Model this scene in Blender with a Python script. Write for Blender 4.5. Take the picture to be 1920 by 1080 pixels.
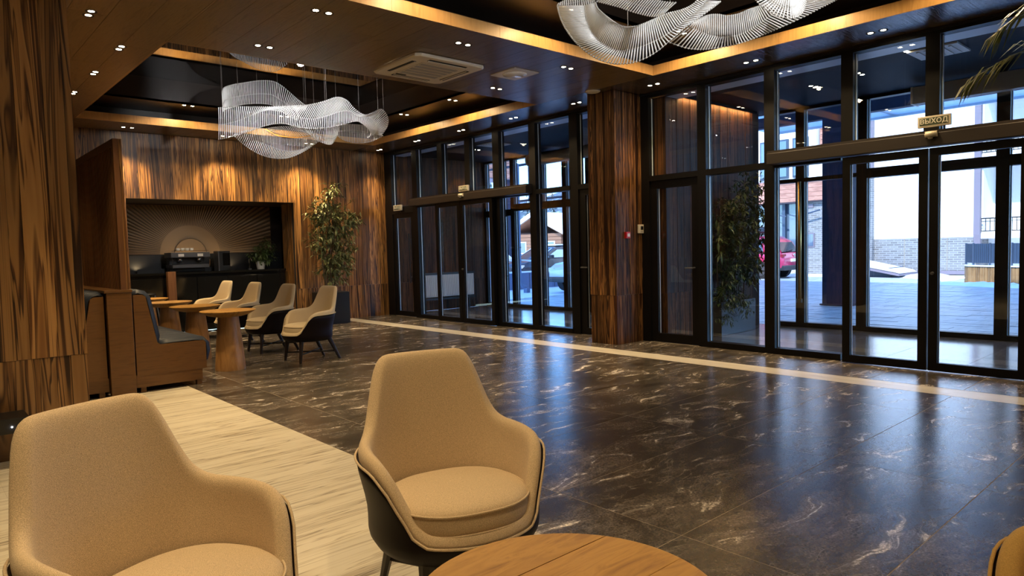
import bpy, bmesh, math, random
from mathutils import Vector, Matrix
R = math.radians
rnd = random.Random(7)
for o in list(bpy.data.objects): bpy.data.objects.remove(o)
SC = bpy.context.scene
COL = SC.collection

# ------------------------------------------------------------------ camera, sky, sun, exposure
cam = bpy.data.objects.new('camera', bpy.data.cameras.new('camera')); COL.objects.link(cam)
cam.data.sensor_width = 36; cam.data.lens = 36*1282.48/1920; cam.data.clip_start = .05; cam.data.clip_end = 500
yaw, pit, rol = R(48.14683), R(3.277966), R(1.447885)
fw = Vector((math.cos(yaw)*math.cos(pit), math.sin(yaw)*math.cos(pit), -math.sin(pit)))
rt = Vector((math.sin(yaw), -math.cos(yaw), 0)); dn = fw.cross(rt)
r2 = math.cos(rol)*rt+math.sin(rol)*dn; d2 = -math.sin(rol)*rt+math.cos(rol)*dn
m = Matrix((r2, -d2, -fw)).transposed().to_4x4(); m.translation = (0, 0, 1.38)
cam.matrix_world = m
SC.camera = cam
SC.view_settings.view_transform = 'Standard'; SC.view_settings.look = 'None'
SC.view_settings.gamma = 1; SC.view_settings.use_curve_mapping = False
SC.view_settings.exposure = 1.22
w = bpy.data.worlds.new('sky'); SC.world = w; w.use_nodes = True
nt = w.node_tree; bg = nt.nodes['Background']
sky = nt.nodes.new('ShaderNodeTexSky'); sky.sky_type = 'NISHITA'; sky.sun_disc = False
SUN_EL, SUN_AZ = 40, 14
sky.sun_elevation = R(SUN_EL); sky.sun_rotation = R(-90+SUN_AZ); sky.air_density = 1.0; sky.dust_density = .2
tint = nt.nodes.new('ShaderNodeMix'); tint.data_type = 'RGBA'; tint.blend_type = 'MULTIPLY'; tint.inputs[0].default_value = 1
tint.inputs[7].default_value = (.46, .74, 1.16, 1)      # the photograph is balanced for the warm lamps, so daylight reads blue
nt.links.new(sky.outputs[0], tint.inputs[6]); nt.links.new(tint.outputs[2], bg.inputs[0]); bg.inputs[1].default_value = .36
sl = bpy.data.lights.new('sun', 'SUN'); sl.energy = 3.6; sl.angle = R(.6); sl.color = (.97, .97, 1)
so = bpy.data.objects.new('sun', sl); COL.objects.link(so)
sd = Vector((math.cos(R(SUN_EL))*math.cos(R(SUN_AZ)), math.cos(R(SUN_EL))*math.sin(R(SUN_AZ)), -math.sin(R(SUN_EL))))
so.rotation_euler = sd.to_track_quat('-Z', 'Y').to_euler()
WARM = (1.0, .72, .38)
SPOT_W = 60

# ------------------------------------------------------------------ materials
def mat(name, col=(.5,.5,.5), rough=.5, metal=0, spec=.5, emit=None, es=0, alpha=1, coat=0):
    mm = bpy.data.materials.new(name); mm.use_nodes = True
    b = mm.node_tree.nodes['Principled BSDF']
    b.inputs['Base Color'].default_value = (*col, 1); b.inputs['Roughness'].default_value = rough
    b.inputs['Metallic'].default_value = metal; b.inputs['Specular IOR Level'].default_value = spec
    if emit: b.inputs['Emission Color'].default_value = (*emit, 1); b.inputs['Emission Strength'].default_value = es
    b.inputs['Alpha'].default_value = alpha
    if coat: b.inputs['Coat Weight'].default_value = coat; b.inputs['Coat Roughness'].default_value = .08
    return mm
def N(mm, t, **k):
    n = mm.node_tree.nodes.new(t)
    for a, v in k.items():
        if a in n.inputs: n.inputs[a].default_value = v
        else: setattr(n, a, v)
    return n
def ramp(mm, stops):
    n = mm.node_tree.nodes.new('ShaderNodeValToRGB'); e = n.color_ramp.elements
    while len(e) < len(stops): e.new(.5)
    for x, (p, c) in zip(e, stops): x.position = p; x.color = (*c, 1) if len(c) == 3 else c
    return n
def coords(mm, scale, rand=0, obj=False, rot=(0,0,0)):
    """mapped coordinates (world, or the thing's own), shifted per piece by its random number"""
    L = mm.node_tree.links
    g = N(mm, 'ShaderNodeTexCoord').outputs['Object'] if obj else N(mm, 'ShaderNodeNewGeometry').outputs['Position']
    if rand:
        oi = N(mm, 'ShaderNodeObjectInfo'); a = N(mm, 'ShaderNodeVectorMath', operation='MULTIPLY')
        a.inputs[1].default_value = (rand, rand*.7, rand*1.3); L.new(oi.outputs['Random'], a.inputs[0])
        b = N(mm, 'ShaderNodeVectorMath', operation='ADD'); L.new(g, b.inputs[0]); L.new(a.outputs[0], b.inputs[1]); g = b.outputs[0]
    mp = N(mm, 'ShaderNodeMapping'); mp.inputs['Scale'].default_value = scale; mp.inputs['Rotation'].default_value = rot
    L.new(g, mp.inputs[0]); return mp.outputs[0]
def bump(mm, h, s, d=.01):
    b = N(mm, 'ShaderNodeBump'); b.inputs['Strength'].default_value = s; b.inputs['Distance'].default_value = d
    mm.node_tree.links.new(h, b.inputs['Height'])
    mm.node_tree.links.new(b.outputs[0], mm.node_tree.nodes['Principled BSDF'].inputs['Normal'])
def grain(name, stops, scale, rough=.4, rand=9, dist=.6, detail=6, bs=.15, tone=.5, spec=.5, obj=False):
    """wood or stone with stretched figure; every piece gets its own cut and its own tone"""
    mm = mat(name, rough=rough, spec=spec); L = mm.node_tree.links; P = mm.node_tree.nodes['Principled BSDF']
    v = coords(mm, scale, rand, obj)
    n = N(mm, 'ShaderNodeTexNoise', Scale=1.0, Detail=detail, Roughness=.62, Distortion=dist); L.new(v, n.inputs['Vector'])
    cr = ramp(mm, stops); L.new(n.outputs[0], cr.inputs[0])
    oi = N(mm, 'ShaderNodeObjectInfo'); mr = N(mm, 'ShaderNodeMapRange'); L.new(oi.outputs['Random'], mr.inputs[0])
    mr.inputs[3].default_value = 1-tone; mr.inputs[4].default_value = 1+tone*.45
    hs = N(mm, 'ShaderNodeHueSaturation'); L.new(cr.outputs[0], hs.inputs['Color']); L.new(mr.outputs[0], hs.inputs['Value'])
    L.new(hs.outputs[0], P.inputs['Base Color'])
    if bs: bump(mm, n.outputs[0], bs)
    return mm
zebra = grain('zebra_wood', [(.30,(.012,.004,.001)),(.385,(.085,.034,.010)),(.41,(.012,.004,.001)),(.44,(.28,.13,.034)),(.47,(.37,.18,.050)),(.485,(.02,.007,.002)),(.51,(.14,.058,.017)),(.53,(.34,.162,.044)),(.565,(.40,.20,.058)),(.578,(.018,.006,.002)),(.605,(.21,.088,.021)),(.65,(.06,.022,.006)),(.70,(.010,.0035,.001))], (8.5,8.5,.26), .40, 11, .9, 4, .05, .5)
zebra_big = grain('zebra_wood_column', [(.30,(.015,.005,.001)),(.36,(.04,.014,.004)),(.395,(.26,.125,.037)),(.45,(.40,.21,.07)),(.46,(.03,.010,.003)),(.485,(.12,.047,.013)),(.50,(.36,.18,.057)),(.55,(.43,.23,.078)),(.572,(.06,.02,.006)),(.60,(.30,.145,.042)),(.645,(.20,.088,.025)),(.66,(.02,.007,.002)),(.72,(.05,.018,.005))], (5.5,5.5,.24), .42, 13, 1.1, 3, .04, .35)
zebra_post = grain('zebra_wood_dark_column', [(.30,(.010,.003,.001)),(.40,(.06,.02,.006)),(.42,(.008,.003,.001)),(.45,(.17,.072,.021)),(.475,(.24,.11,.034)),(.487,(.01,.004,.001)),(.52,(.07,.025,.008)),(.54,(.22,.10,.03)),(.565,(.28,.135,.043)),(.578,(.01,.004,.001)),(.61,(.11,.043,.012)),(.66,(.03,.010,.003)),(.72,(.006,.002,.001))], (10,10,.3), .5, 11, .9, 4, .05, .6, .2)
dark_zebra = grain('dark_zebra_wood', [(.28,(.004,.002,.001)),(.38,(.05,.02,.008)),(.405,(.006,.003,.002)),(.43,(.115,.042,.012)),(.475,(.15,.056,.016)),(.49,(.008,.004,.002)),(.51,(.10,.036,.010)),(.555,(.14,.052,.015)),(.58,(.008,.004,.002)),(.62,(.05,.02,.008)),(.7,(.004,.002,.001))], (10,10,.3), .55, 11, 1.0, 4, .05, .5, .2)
ceil_wood = grain('ceiling_wood', [(.35,(.014,.010,.007)),(.46,(.09,.064,.04)),(.55,(.12,.085,.052)),(.66,(.045,.03,.018))], (3,22,8), .21, 5, 2.4, 5, .45, .22, 1.0)
ceil_wood_y = grain('ceiling_wood_long', [(.35,(.11,.066,.026)),(.47,(.165,.102,.042)),(.55,(.18,.115,.048)),(.66,(.13,.08,.032))], (16,1.6,8), .3, 5, 2.0, 5, .2, .2, .5)
fascia_wood = grain('light_oak', [(.3,(.46,.235,.07)),(.5,(.62,.34,.11)),(.7,(.52,.275,.085))], (14,14,1.5), .42, 5, .8, 5, .05, .2)
oak = grain('oak_table', [(.3,(.27,.12,.02)),(.45,(.42,.21,.038)),(.56,(.50,.265,.055)),(.7,(.34,.16,.028))], (22,3,3), .48, 3, 1.5, 6, .05, .16, obj=True)
oak_v = grain('oak_pedestal', [(.3,(.22,.10,.03)),(.45,(.36,.18,.06)),(.56,(.44,.23,.085)),(.7,(.27,.125,.04))], (9,9,1.1), .4, 6, 1.5, 5, .05, .15)
bench_wood = grain('bench_wood', [(.3,(.10,.042,.010)),(.5,(.155,.070,.017)),(.7,(.12,.052,.012))], (3,3,28), .4, 4, .6, 5, .04, .12)
ribs_wood = grain('screen_wood', [(.3,(.08,.032,.010)),(.5,(.17,.07,.021)),(.7,(.11,.044,.013))], (20,20,1), .45, 5, .6, 5, .04, .3)
lime = grain('limestone', [(.28,(.50,.43,.31)),(.40,(.66,.60,.46)),(.432,(.68,.62,.48)),(.442,(.17,.125,.07)),(.452,(.55,.48,.35)),(.50,(.68,.62,.48)),(.54,(.70,.64,.50)),(.556,(.42,.35,.24)),(.572,(.66,.60,.46)),(.615,(.64,.58,.44)),(.628,(.15,.11,.065)),(.642,(.58,.51,.38)),(.72,(.42,.35,.24))], (.26,6.0,9), .36, 0, .5, 5, .02, .02)
lime_strip = grain('limestone_strip', [(.30,(.42,.35,.26)),(.42,(.62,.56,.45)),(.6,(.68,.62,.5)),(.7,(.5,.43,.32))], (9,1.2,9), .3, 0, 1.0, 6, .02, .05)
def marble():
    mm = mat('dark_marble', rough=.2, spec=.7); L = mm.node_tree.links; P = mm.node_tree.nodes['Principled BSDF']
    v = coords(mm, (1,1,1), 37)
    n0 = N(mm, 'ShaderNodeTexNoise', Scale=1.1, Detail=3.0); L.new(v, n0.inputs['Vector'])
    mp = N(mm, 'ShaderNodeMapping'); mp.inputs['Rotation'].default_value = (0,0,.75); mp.inputs['Scale'].default_value = (1.0,4.2,1); L.new(v, mp.inputs[0])
    add = N(mm, 'ShaderNodeVectorMath', operation='MULTIPLY_ADD'); add.inputs[1].default_value = (2.6,2.6,2.6); L.new(n0.outputs['Color'], add.inputs[0]); L.new(mp.outputs[0], add.inputs[2])
    n1 = N(mm, 'ShaderNodeTexNoise', Scale=1.7, Detail=9.0, Roughness=.68, Distortion=.8); L.new(add.outputs[0], n1.inputs['Vector'])
    c1 = ramp(mm, [(.28,(.022,.018,.015)),(.45,(.062,.052,.043)),(.55,(.10,.085,.072)),(.60,(.15,.13,.11)),(.635,(.46,.42,.37)),(.70,(.68,.64,.58))]); L.new(n1.outputs[0], c1.inputs[0])
    # thin pale veins
    n2 = N(mm, 'ShaderNodeTexNoise', Scale=.9, Detail=5.0, Roughness=.55, Distortion=1.5); L.new(add.outputs[0], n2.inputs['Vector'])
    c2 = ramp(mm, [(.488,(0,0,0)),(.5,(1,1,1)),(.512,(0,0,0))]); L.new(n2.outputs[0], c2.inputs[0])
    n3 = N(mm, 'ShaderNodeTexNoise', Scale=2.3, Detail=2.0); L.new(v, n3.inputs['Vector'])
    c3 = ramp(mm, [(.5,(0,0,0)),(.66,(.7,.7,.7))]); L.new(n3.outputs[0], c3.inputs[0])
    mu = N(mm, 'ShaderNodeMath', operation='MULTIPLY'); L.new(c2.outputs[0], mu.inputs[0]); L.new(c3.outputs[0], mu.inputs[1])
    # fine speckle and mottling
    n4 = N(mm, 'ShaderNodeTexNoise', Scale=85.0, Detail=4.0, Roughness=.75); L.new(v, n4.inputs['Vector'])
    n5 = N(mm, 'ShaderNodeTexNoise', Scale=2.0, Detail=3.0); L.new(v, n5.inputs['Vector'])
    m5 = N(mm, 'ShaderNodeMath', operation='MULTIPLY_ADD'); m5.inputs[1].default_value = .55; L.new(n5.outputs[0], m5.inputs[0]); L.new(n4.outputs[0], m5.inputs[2])
    c4 = ramp(mm, [(.55,(.35,.35,.35)),(.78,(1.0,.98,.95)),(.98,(2.6,2.5,2.4))]); L.new(m5.outputs[0], c4.inputs[0])
    mx0 = N(mm, 'ShaderNodeMix', data_type='RGBA', blend_type='MULTIPLY'); mx0.inputs[0].default_value = 1; L.new(c1.outputs[0], mx0.inputs[6]); L.new(c4.outputs[0], mx0.inputs[7])
    mx = N(mm, 'ShaderNodeMix', data_type='RGBA'); L.new(mu.outputs[0], mx.inputs[0]); L.new(mx0.outputs[2], mx.inputs[6]); mx.inputs[7].default_value = (.42,.37,.31,1)
    L.new(mx.outputs[2], P.inputs['Base Color'])
    rr = N(mm, 'ShaderNodeMapRange'); L.new(n1.outputs[0], rr.inputs[0]); rr.inputs[3].default_value = .19; rr.inputs[4].default_value = .30; L.new(rr.outputs[0], P.inputs['Roughness'])
    return mm
marble_m = marble()
def fabric(name, col, s=420, var=.25, rough=.9, bs=.5):
    mm = mat(name, rough=rough, spec=.2); L = mm.node_tree.links; P = mm.node_tree.nodes['Principled BSDF']
    v = coords(mm, (1,1,1), 0, True)
    n = N(mm, 'ShaderNodeTexNoise', Scale=s, Detail=2.0); L.new(v, n.inputs['Vector'])
    c = ramp(mm, [(.3, tuple(x*(1-var) for x in col)), (.7, tuple(min(1,x*(1+var*.6)) for x in col))]); L.new(n.outputs[0], c.inputs[0]); L.new(c.outputs[0], P.inputs['Base Color'])
    P.inputs['Sheen Weight'].default_value = .15
    bump(mm, n.outputs[0], bs, .002); return mm
boucle = fabric('beige_boucle', (.62,.475,.305), 560, .42)
cream = fabric('cream_fabric', (.66,.53,.34), 300, .12)
tan = fabric('tan_fabric', (.50,.31,.10), 420, .2)
shell_dark = mat('dark_brown_leather', (.005,.0015,.0015), .5, spec=.2)
leg_dark = mat('dark_stained_leg', (.012,.007,.006), .4)
navy = mat('navy_leather', (.017,.023,.037), .45, spec=.3)
black = mat('black_metal', (.008,.008,.009), .38)
frame_m = mat('dark_bronze_frame', (.0045,.0038,.0036), .42, spec=.25)
frame_b = mat('beam_bronze', (.028,.021,.017), .4)
blackgloss = mat('black_gloss', (.006,.006,.006), .12)
mirror_film = mat('black_mirror_film', (.004,.004,.004), .02, spec=1.0); mirror_film.node_tree.nodes['Principled BSDF'].inputs['IOR'].default_value = 2.6
cof_dark = mat('coffer_dark', (.022,.013,.008), .35)
white_pl = mat('white_plastic', (.72,.68,.6), .4)
cream_pl = mat('cream_plastic', (.62,.55,.42), .45)
grille_m = mat('grille_grey', (.33,.31,.28), .5)
dark_gap = mat('dark_gap', (.01,.01,.01), .8)
glint_m = mat('pale_edge_glint', (.82,.84,.88), .3, .15)  # pale colour of the strips that imitate glints beside the glass
grey_trim = mat('grey_trim', (.6,.64,.70), .35)
chrome = mat('chrome', (.8,.8,.8), .12, 1)
gold = mat('gold_tube', (.8,.52,.2), .28, 1)
lamp_e = mat('lamp_glow', (1,.9,.75), .3, emit=(1,.80,.52), es=38)
lamp_w = mat('lamp_glow_white', (1,1,1), .3, emit=(.95,.97,1), es=60)
led_e = mat('led_strip', (1,.7,.3), .3, emit=(1,.55,.2), es=30)
rods_m = mat('clear_acrylic', (.92,.90,.86), .12, 0, 1.0, alpha=.85)
bead_m = mat('clear_bead', (.88,.85,.8), .1, 0, 1.0, alpha=.85)
wire_m = mat('wire', (.3,.28,.25), .4, .5)
sun_panel = mat('taupe_relief', (.30,.19,.095), .5)
ray_m = mat('taupe_ray', (.13,.082,.042), .5)
steel = mat('steel_grey', (.11,.11,.115), .35, .5)
red_pl = mat('red_plastic', (.5,.012,.02), .35)
sign_g = mat('sign_green', (.05,.07,.035), .5)
sign_w = mat('sign_letters', (.75,.72,.6), .5)
grout = mat('grout', (.34,.28,.20), .8)
lgrout = mat('lime_grout', (.45,.38,.27), .8)
vest_ceil = mat('vestibule_ceiling', (.004,.005,.007), .6, spec=.12)
vest_floor = grain('vestibule_stone', [(.3,(.05,.055,.065)),(.5,(.085,.09,.10)),(.7,(.12,.125,.14))], (2,7,2), .14, 9, 1, 6, .02, .1)
radiator_m = mat('radiator_white', (.75,.75,.76), .4)
aircurt = mat('air_curtain_grey', (.30,.29,.28), .45)
soil = mat('soil', (.03,.02,.015), .9)
pot_m = mat('anthracite_pot', (.05,.055,.07), .4)
leaf_m = grain('leaf_green', [(.3,(.05,.065,.015)),(.5,(.13,.15,.045)),(.7,(.26,.26,.10))], (9,9,9), .45, 0, .3, 2, 0, .1)
leaf_d = grain('leaf_dark_green', [(.3,(.02,.04,.010)),(.5,(.055,.09,.022)),(.7,(.11,.14,.04))], (9,9,9), .45, 0, .3, 2, 0, .1)
palm_m = grain('palm_green', [(.3,(.08,.10,.014)),(.5,(.19,.22,.04)),(.7,(.34,.34,.09))], (8,8,8), .4, 0, .3, 2, 0, .1)
stem_m = mat('stem', (.09,.06,.03), .7)
def glass(name, tint=(.93,.96,.97), ior=1.45):
    mm = bpy.data.materials.new(name); mm.use_nodes = True; t = mm.node_tree; t.nodes.clear()
    o = t.nodes.new('ShaderNodeOutputMaterial'); mx = t.nodes.new('ShaderNodeMixShader'); tr = t.nodes.new('ShaderNodeBsdfTransparent'); gl = t.nodes.new('ShaderNodeBsdfGlossy'); f = t.nodes.new('ShaderNodeFresnel')
    tr.inputs[0].default_value = (*tint,1); gl.inputs['Roughness'].default_value = 0; f.inputs[0].default_value = ior
    ge = t.nodes.new('ShaderNodeNewGeometry'); mr = t.nodes.new('ShaderNodeMapRange'); mr.inputs[3].default_value = ior; mr.inputs[4].default_value = 1/ior; t.links.new(ge.outputs['Backfacing'], mr.inputs[0]); t.links.new(mr.outputs[0], f.inputs[0])
    t.links.new(f.outputs[0], mx.inputs[0]); t.links.new(tr.outputs[0], mx.inputs[1]); t.links.new(gl.outputs[0], mx.inputs[2]); t.links.new(mx.outputs[0], o.inputs[0]); return mm
glass_m = glass('clear_glass')
# outdoors
paver_m = grain('paver_grey', [(.3,(.29,.33,.34)),(.5,(.40,.45,.46)),(.7,(.50,.56,.57))], (.8,5,2), .42, 0, .6, 5, .05, .1)
snow_m = mat('snow', (.88,.9,.94), .7)
render_w = mat('white_render', (.86,.86,.85), .8)
navy_steel = mat('canopy_steel', (.012,.018,.04), .6, spec=.2)
soffit_m = mat('soffit_panel', (.80,.84,.88), .35)
canopy_glass = mat('frosted_canopy_glass', (.85,.9,.95), .3)
_t = canopy_glass.node_tree; _tr = _t.nodes.new('ShaderNodeBsdfTranslucent'); _tr.inputs[0].default_value = (.88,.93,.97,1); _mx = _t.nodes.new('ShaderNodeMixShader'); _mx.inputs[0].default_value = .7
_t.links.new(_t.nodes['Principled BSDF'].outputs[0], _mx.inputs[1]); _t.links.new(_tr.outputs[0], _mx.inputs[2]); _t.links.new(_mx.outputs[0], _t.nodes['Material Output'].inputs[0])
clad_m = grain('red_larch', [(.3,(.30,.12,.075)),(.5,(.44,.20,.13)),(.7,(.52,.27,.18))], (3,3,14), .6, 7, .6, 5, .05, .2)
larch = grain('planter_larch', [(.3,(.22,.10,.03)),(.5,(.38,.19,.06)),(.7,(.48,.26,.1))], (10,10,2), .6, 7, .6, 5, .05, .35)
bluefence = mat('blue_grey_metal', (.045,.065,.10), .45)
barrier_m = mat('barrier_grey_blue', (.13,.17,.26), .5)
post_m = mat('taupe_post', (.20,.16,.18), .5)
extwin = mat('far_window_glass', (.10,.14,.19), .06, spec=1.0)
chalet_m = mat('chalet_timber', (.26,.12,.06), .7)
red_car = mat('red_car_paint', (.50,.02,.09), .25, coat=.8)
white_car = mat('white_car_paint', (.62,.66,.72), .3, coat=.6)
black_car = mat('dark_car_paint', (.02,.022,.03), .25, coat=.8)
car_glass = mat('car_glass', (.05,.06,.07), .06, spec=1)
frost_glass = mat('frosted_car_glass', (.55,.66,.7), .4)
tyre = mat('tyre', (.012,.012,.013), .8)
trim_blk = mat('car_trim', (.02,.022,.028), .5)
plate_m = mat('plate_white', (.8,.8,.78), .5)
taill = mat('tail_light', (.25,.01,.02), .2)
pine_m = grain('snowy_pine', [(.35,(.02,.04,.035)),(.5,(.06,.09,.09)),(.62,(.5,.55,.6))], (3,3,3), .8, 7, .3, 4, 0, .2)
def brickmat():
    mm = mat('grey_brick', rough=.75); L = mm.node_tree.links; P = mm.node_tree.nodes['Principled BSDF']
    g = N(mm, 'ShaderNodeNewGeometry'); sp = N(mm, 'ShaderNodeSeparateXYZ'); L.new(g.outputs['Position'], sp.inputs[0])
    ad = N(mm, 'ShaderNodeMath', operation='ADD'); L.new(sp.outputs[0], ad.inputs[0]); L.new(sp.outputs[1], ad.inputs[1])
    cb = N(mm, 'ShaderNodeCombineXYZ'); L.new(ad.outputs[0], cb.inputs[0]); L.new(sp.outputs[2], cb.inputs[1])
    b = N(mm, 'ShaderNodeTexBrick', Scale=1.0); b.inputs['Brick Width'].default_value = .28; b.inputs['Row Height'].default_value = .085; b.inputs['Mortar Size'].default_value = .012
    b.inputs['Color1'].default_value = (.15,.135,.125,1); b.inputs['Color2'].default_value = (.24,.22,.21,1); b.inputs['Mortar'].default_value = (.33,.32,.31,1)
    L.new(cb.outputs[0], b.inputs['Vector']); L.new(b.outputs[0], P.inputs['Base Color']); return mm
brick_m = brickmat()
stone_clad = grain('grey_stone_cladding', [(.35,(.2,.21,.22)),(.5,(.45,.46,.47)),(.65,(.62,.63,.65))], (9,9,9), .8, 0, 1, 5, .1, .1)

# ------------------------------------------------------------------ helpers
ORD = ['first','second','third','fourth','fifth','sixth','seventh','eighth','ninth','tenth']
class MB:
    def __init__(s): s.v = []; s.f = []
    def add(s, vs, fs):
        n = len(s.v); s.v += [tuple(v) for v in vs]; s.f += [tuple(i+n for i in f) for f in fs]; return s
    def box(s, x0,x1,y0,y1,z0,z1):
        return s.add([(x0,y0,z0),(x1,y0,z0),(x1,y1,z0),(x0,y1,z0),(x0,y0,z1),(x1,y0,z1),(x1,y1,z1),(x0,y1,z1)],
                     [(0,3,2,1),(4,5,6,7),(0,1,5,4),(1,2,6,5),(2,3,7,6),(3,0,4,7)])
    def tube(s, pts, r, n=8, r1=None, cap=True):
        pts = [Vector(p) for p in pts]; k = len(pts); rings = []
        for i, p in enumerate(pts):
            d = (pts[min(i+1,k-1)]-pts[max(i-1,0)]).normalized()
            a = d.cross(Vector((0,0,1)) if abs(d.z) < .95 else Vector((1,0,0))).normalized(); b = d.cross(a)
            rr = r if r1 is None else r+(r1-r)*i/max(1,k-1)
            rings.append([p+a*rr*math.cos(2*math.pi*j/n)+b*rr*math.sin(2*math.pi*j/n) for j in range(n)])
        fs = [(i*n+j, i*n+(j+1)%n, (i+1)*n+(j+1)%n, (i+1)*n+j) for i in range(k-1) for j in range(n)]
        if cap: fs += [tuple(range(n))[::-1], tuple((k-1)*n+j for j in range(n))]
        return s.add([v for r_ in rings for v in r_], fs)
    def lathe(s, prof, n=32, c=(0,0,0), cap=True):
        k = len(prof); vs = [(c[0]+r*math.cos(2*math.pi*j/n), c[1]+r*math.sin(2*math.pi*j/n), c[2]+z) for r, z in prof for j in range(n)]
        fs = [(i*n+j, i*n+(j+1)%n, (i+1)*n+(j+1)%n, (i+1)*n+j) for i in range(k-1) for j in range(n)]
        if cap: fs += [tuple(range(n))[::-1], tuple((k-1)*n+j for j in range(n))]
        return s.add(vs, fs)
    def prism(s, poly, a0, a1, ax='y'):
        n = len(poly)
        def P(u, v, t): return {'y': (u,t,v), 'x': (t,u,v), 'z': (u,v,t)}[ax]
        return s.add([P(u,v,a0) for u,v in poly]+[P(u,v,a1) for u,v in poly],
                     [tuple(range(n)), tuple(range(n,2*n))[::-1]]+[(i,i+n,(i+1)%n+n,(i+1)%n) for i in range(n)])
    def grid(s, rows, close_u=False):
        a = len(rows); b = len(rows[0]); fs = []
        for i in range(a-1):
            for j in range(b if close_u else b-1): fs.append((i*b+j, i*b+(j+1)%b, (i+1)*b+(j+1)%b, (i+1)*b+j))
        return s.add([p for r_ in rows for p in r_], fs)
    def build(s, name, m, parent=None, smooth=False, bevel=0, loc=None, sub=0):
        me = bpy.data.meshes.new(name); me.from_pydata([Vector(v) for v in s.v], [], s.f)
        bm = bmesh.new(); bm.from_mesh(me); bmesh.ops.recalc_face_normals(bm, faces=bm.faces); bm.to_mesh(me); bm.free()
        me.materials.append(m); o = bpy.data.objects.new(name, me); COL.objects.link(o)
        if smooth:
            for p in me.polygons: p.use_smooth = True
        if smooth == 'auto':
            me.set_sharp_from_angle(angle=R(38))
        if bevel:
            b = o.modifiers.new('bevel', 'BEVEL'); b.width = bevel; b.segments = 2; b.limit_method = 'ANGLE'
        if sub:
            b = o.modifiers.new('sub', 'SUBSURF'); b.levels = sub; b.render_levels = sub
        if loc: o.location = loc
        if parent: o.parent = parent
        return o
def box(name, m, x0,x1,y0,y1,z0,z1, parent=None, bevel=0): return MB().box(x0,x1,y0,y1,z0,z1).build(name, m, parent, bevel=bevel)
def tag(o, label, cat, group=None, kind=None):
    o['label'] = label; o['category'] = cat
    if group: o['group'] = group
    if kind: o['kind'] = kind
    return o
def thing(name, label, cat, loc=(0,0,0), rz=0, group=None, kind=None):
    o = bpy.data.objects.new(name, None); COL.objects.link(o); o.location = loc; o.rotation_euler = (0,0,rz); o.empty_display_size = .1
    return tag(o, label, cat, group, kind)
def struct(name, label, cat, loc=(0,0,0)): return thing(name, label, cat, loc, 0, None, 'structure')
def copy_tree(o, parent=None):
    c = o.copy(); COL.objects.link(c)
    if parent: c.parent = parent
    for ch in o.children: copy_tree(ch, c)
    return c
def stuff(o): o['kind'] = 'stuff'; return o
UNIT = MB().box(-.5,.5,-.5,.5,-.5,.5)
_unit = {}
def piece(name, m, x0,x1,y0,y1,z0,z1, parent):
    """one box-shaped piece; all of one material share one mesh"""
    if m.name not in _unit:
        me = bpy.data.meshes.new('piece_'+m.name); me.from_pydata(UNIT.v, [], UNIT.f); me.materials.append(m); _unit[m.name] = me
    o = bpy.data.objects.new(name, _unit[m.name]); COL.objects.link(o); o.parent = parent
    o.location = ((x0+x1)/2,(y0+y1)/2,(z0+z1)/2); o.scale = (x1-x0,y1-y0,z1-z0); return o
def planks(parent, m, face, pos, u0, u1, z0, z1, wmin, wmax, name='plank', th=.02):
    """upright boards covering a wall; face '-y','+y','-x','+x' says which way the wall looks"""
    u = u0
    while u < u1-1e-4:
        wd = rnd.uniform(wmin, wmax)
        if u1-(u+wd) < wmin*.6: wd = u1-u
        j = rnd.uniform(0, .006); a, b = pos, pos+(th+j)*(-1 if face[0] == '-' else 1); a, b = min(a,b), max(a,b)
        if face[1] == 'y': piece(name, m, u+.001, u+wd-.001, a, b, z0+.001, z1-.001, parent)
        else: piece(name, m, a, b, u+.001, u+wd-.001, z0+.001, z1-.001, parent)
        u += wd
def spot(parent, loc, energy, size=80, blend=.7, col=WARM, aim=(0,0,-1), rad=.03):
    l = bpy.data.lights.new('lamp_light', 'SPOT'); l.energy = energy; l.spot_size = R(size); l.spot_blend = blend; l.color = col; l.shadow_soft_size = rad
    o = bpy.data.objects.new('lamp_light', l); COL.objects.link(o); o.parent = parent; o.location = loc
    o.rotation_euler = Vector(aim).to_track_quat('-Z','Y').to_euler(); return o
# ------------------------------------------------------------------ floor
ZC = 3.52
fl = struct('floor', 'dark veined marble tile floor with pale limestone platform and border', 'floor')
box('screed', grout, -7, 8.14, -6, 13.05, -.08, -.0012, fl)
xs = [-6.9, -5.55, -3.9, -2.25, -.6, 1.05, 2.24, 2.70, 4.35, 6.0, 6.775]
ys = [1.03+.82*k for k in range(-9, 15)]
def tiles(x0, x1, y0, y1, m, name='tile', gap=.0028, z=0.0):
    piece(name, m, x0+gap, x1-gap, y0+gap, y1-gap, -.03, z, fl)
for a, b in [(2.24,2.70),(2.70,4.35),(4.35,6.0),(6.0,6.775),(7.105,8.0)]:
    for y0 in ys:
        y1 = min(y0+.82, 13.0)
        if y0 < 13: tiles(a, b, y0, y1, marble_m)
for a, b in [(1.05,2.24),(-.6,1.05)]:
    for y0 in ys:
        if y0+.82 > 7.72 and y0 < 13: tiles(a, b, max(y0,7.72), min(y0+.82,13.0), marble_m)
for k in range(-5, 12):
    y0 = -6+1.64*(k+5)
    if y0 < 13: tiles(6.78, 7.1, y0, min(y0+1.64,13.0), lime_strip, 'border_slab', .0004)
for xa in (-6.9,-4.9,-2.9,-.9):
    pass
for i in range(5):
    for k in range(9):
        x0 = -6.96+1.84*i; y0 = -6+1.525*k
        tiles(x0, x0+1.84, y0, min(y0+1.525, 7.72), lime, 'limestone_slab', .0003)

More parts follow.
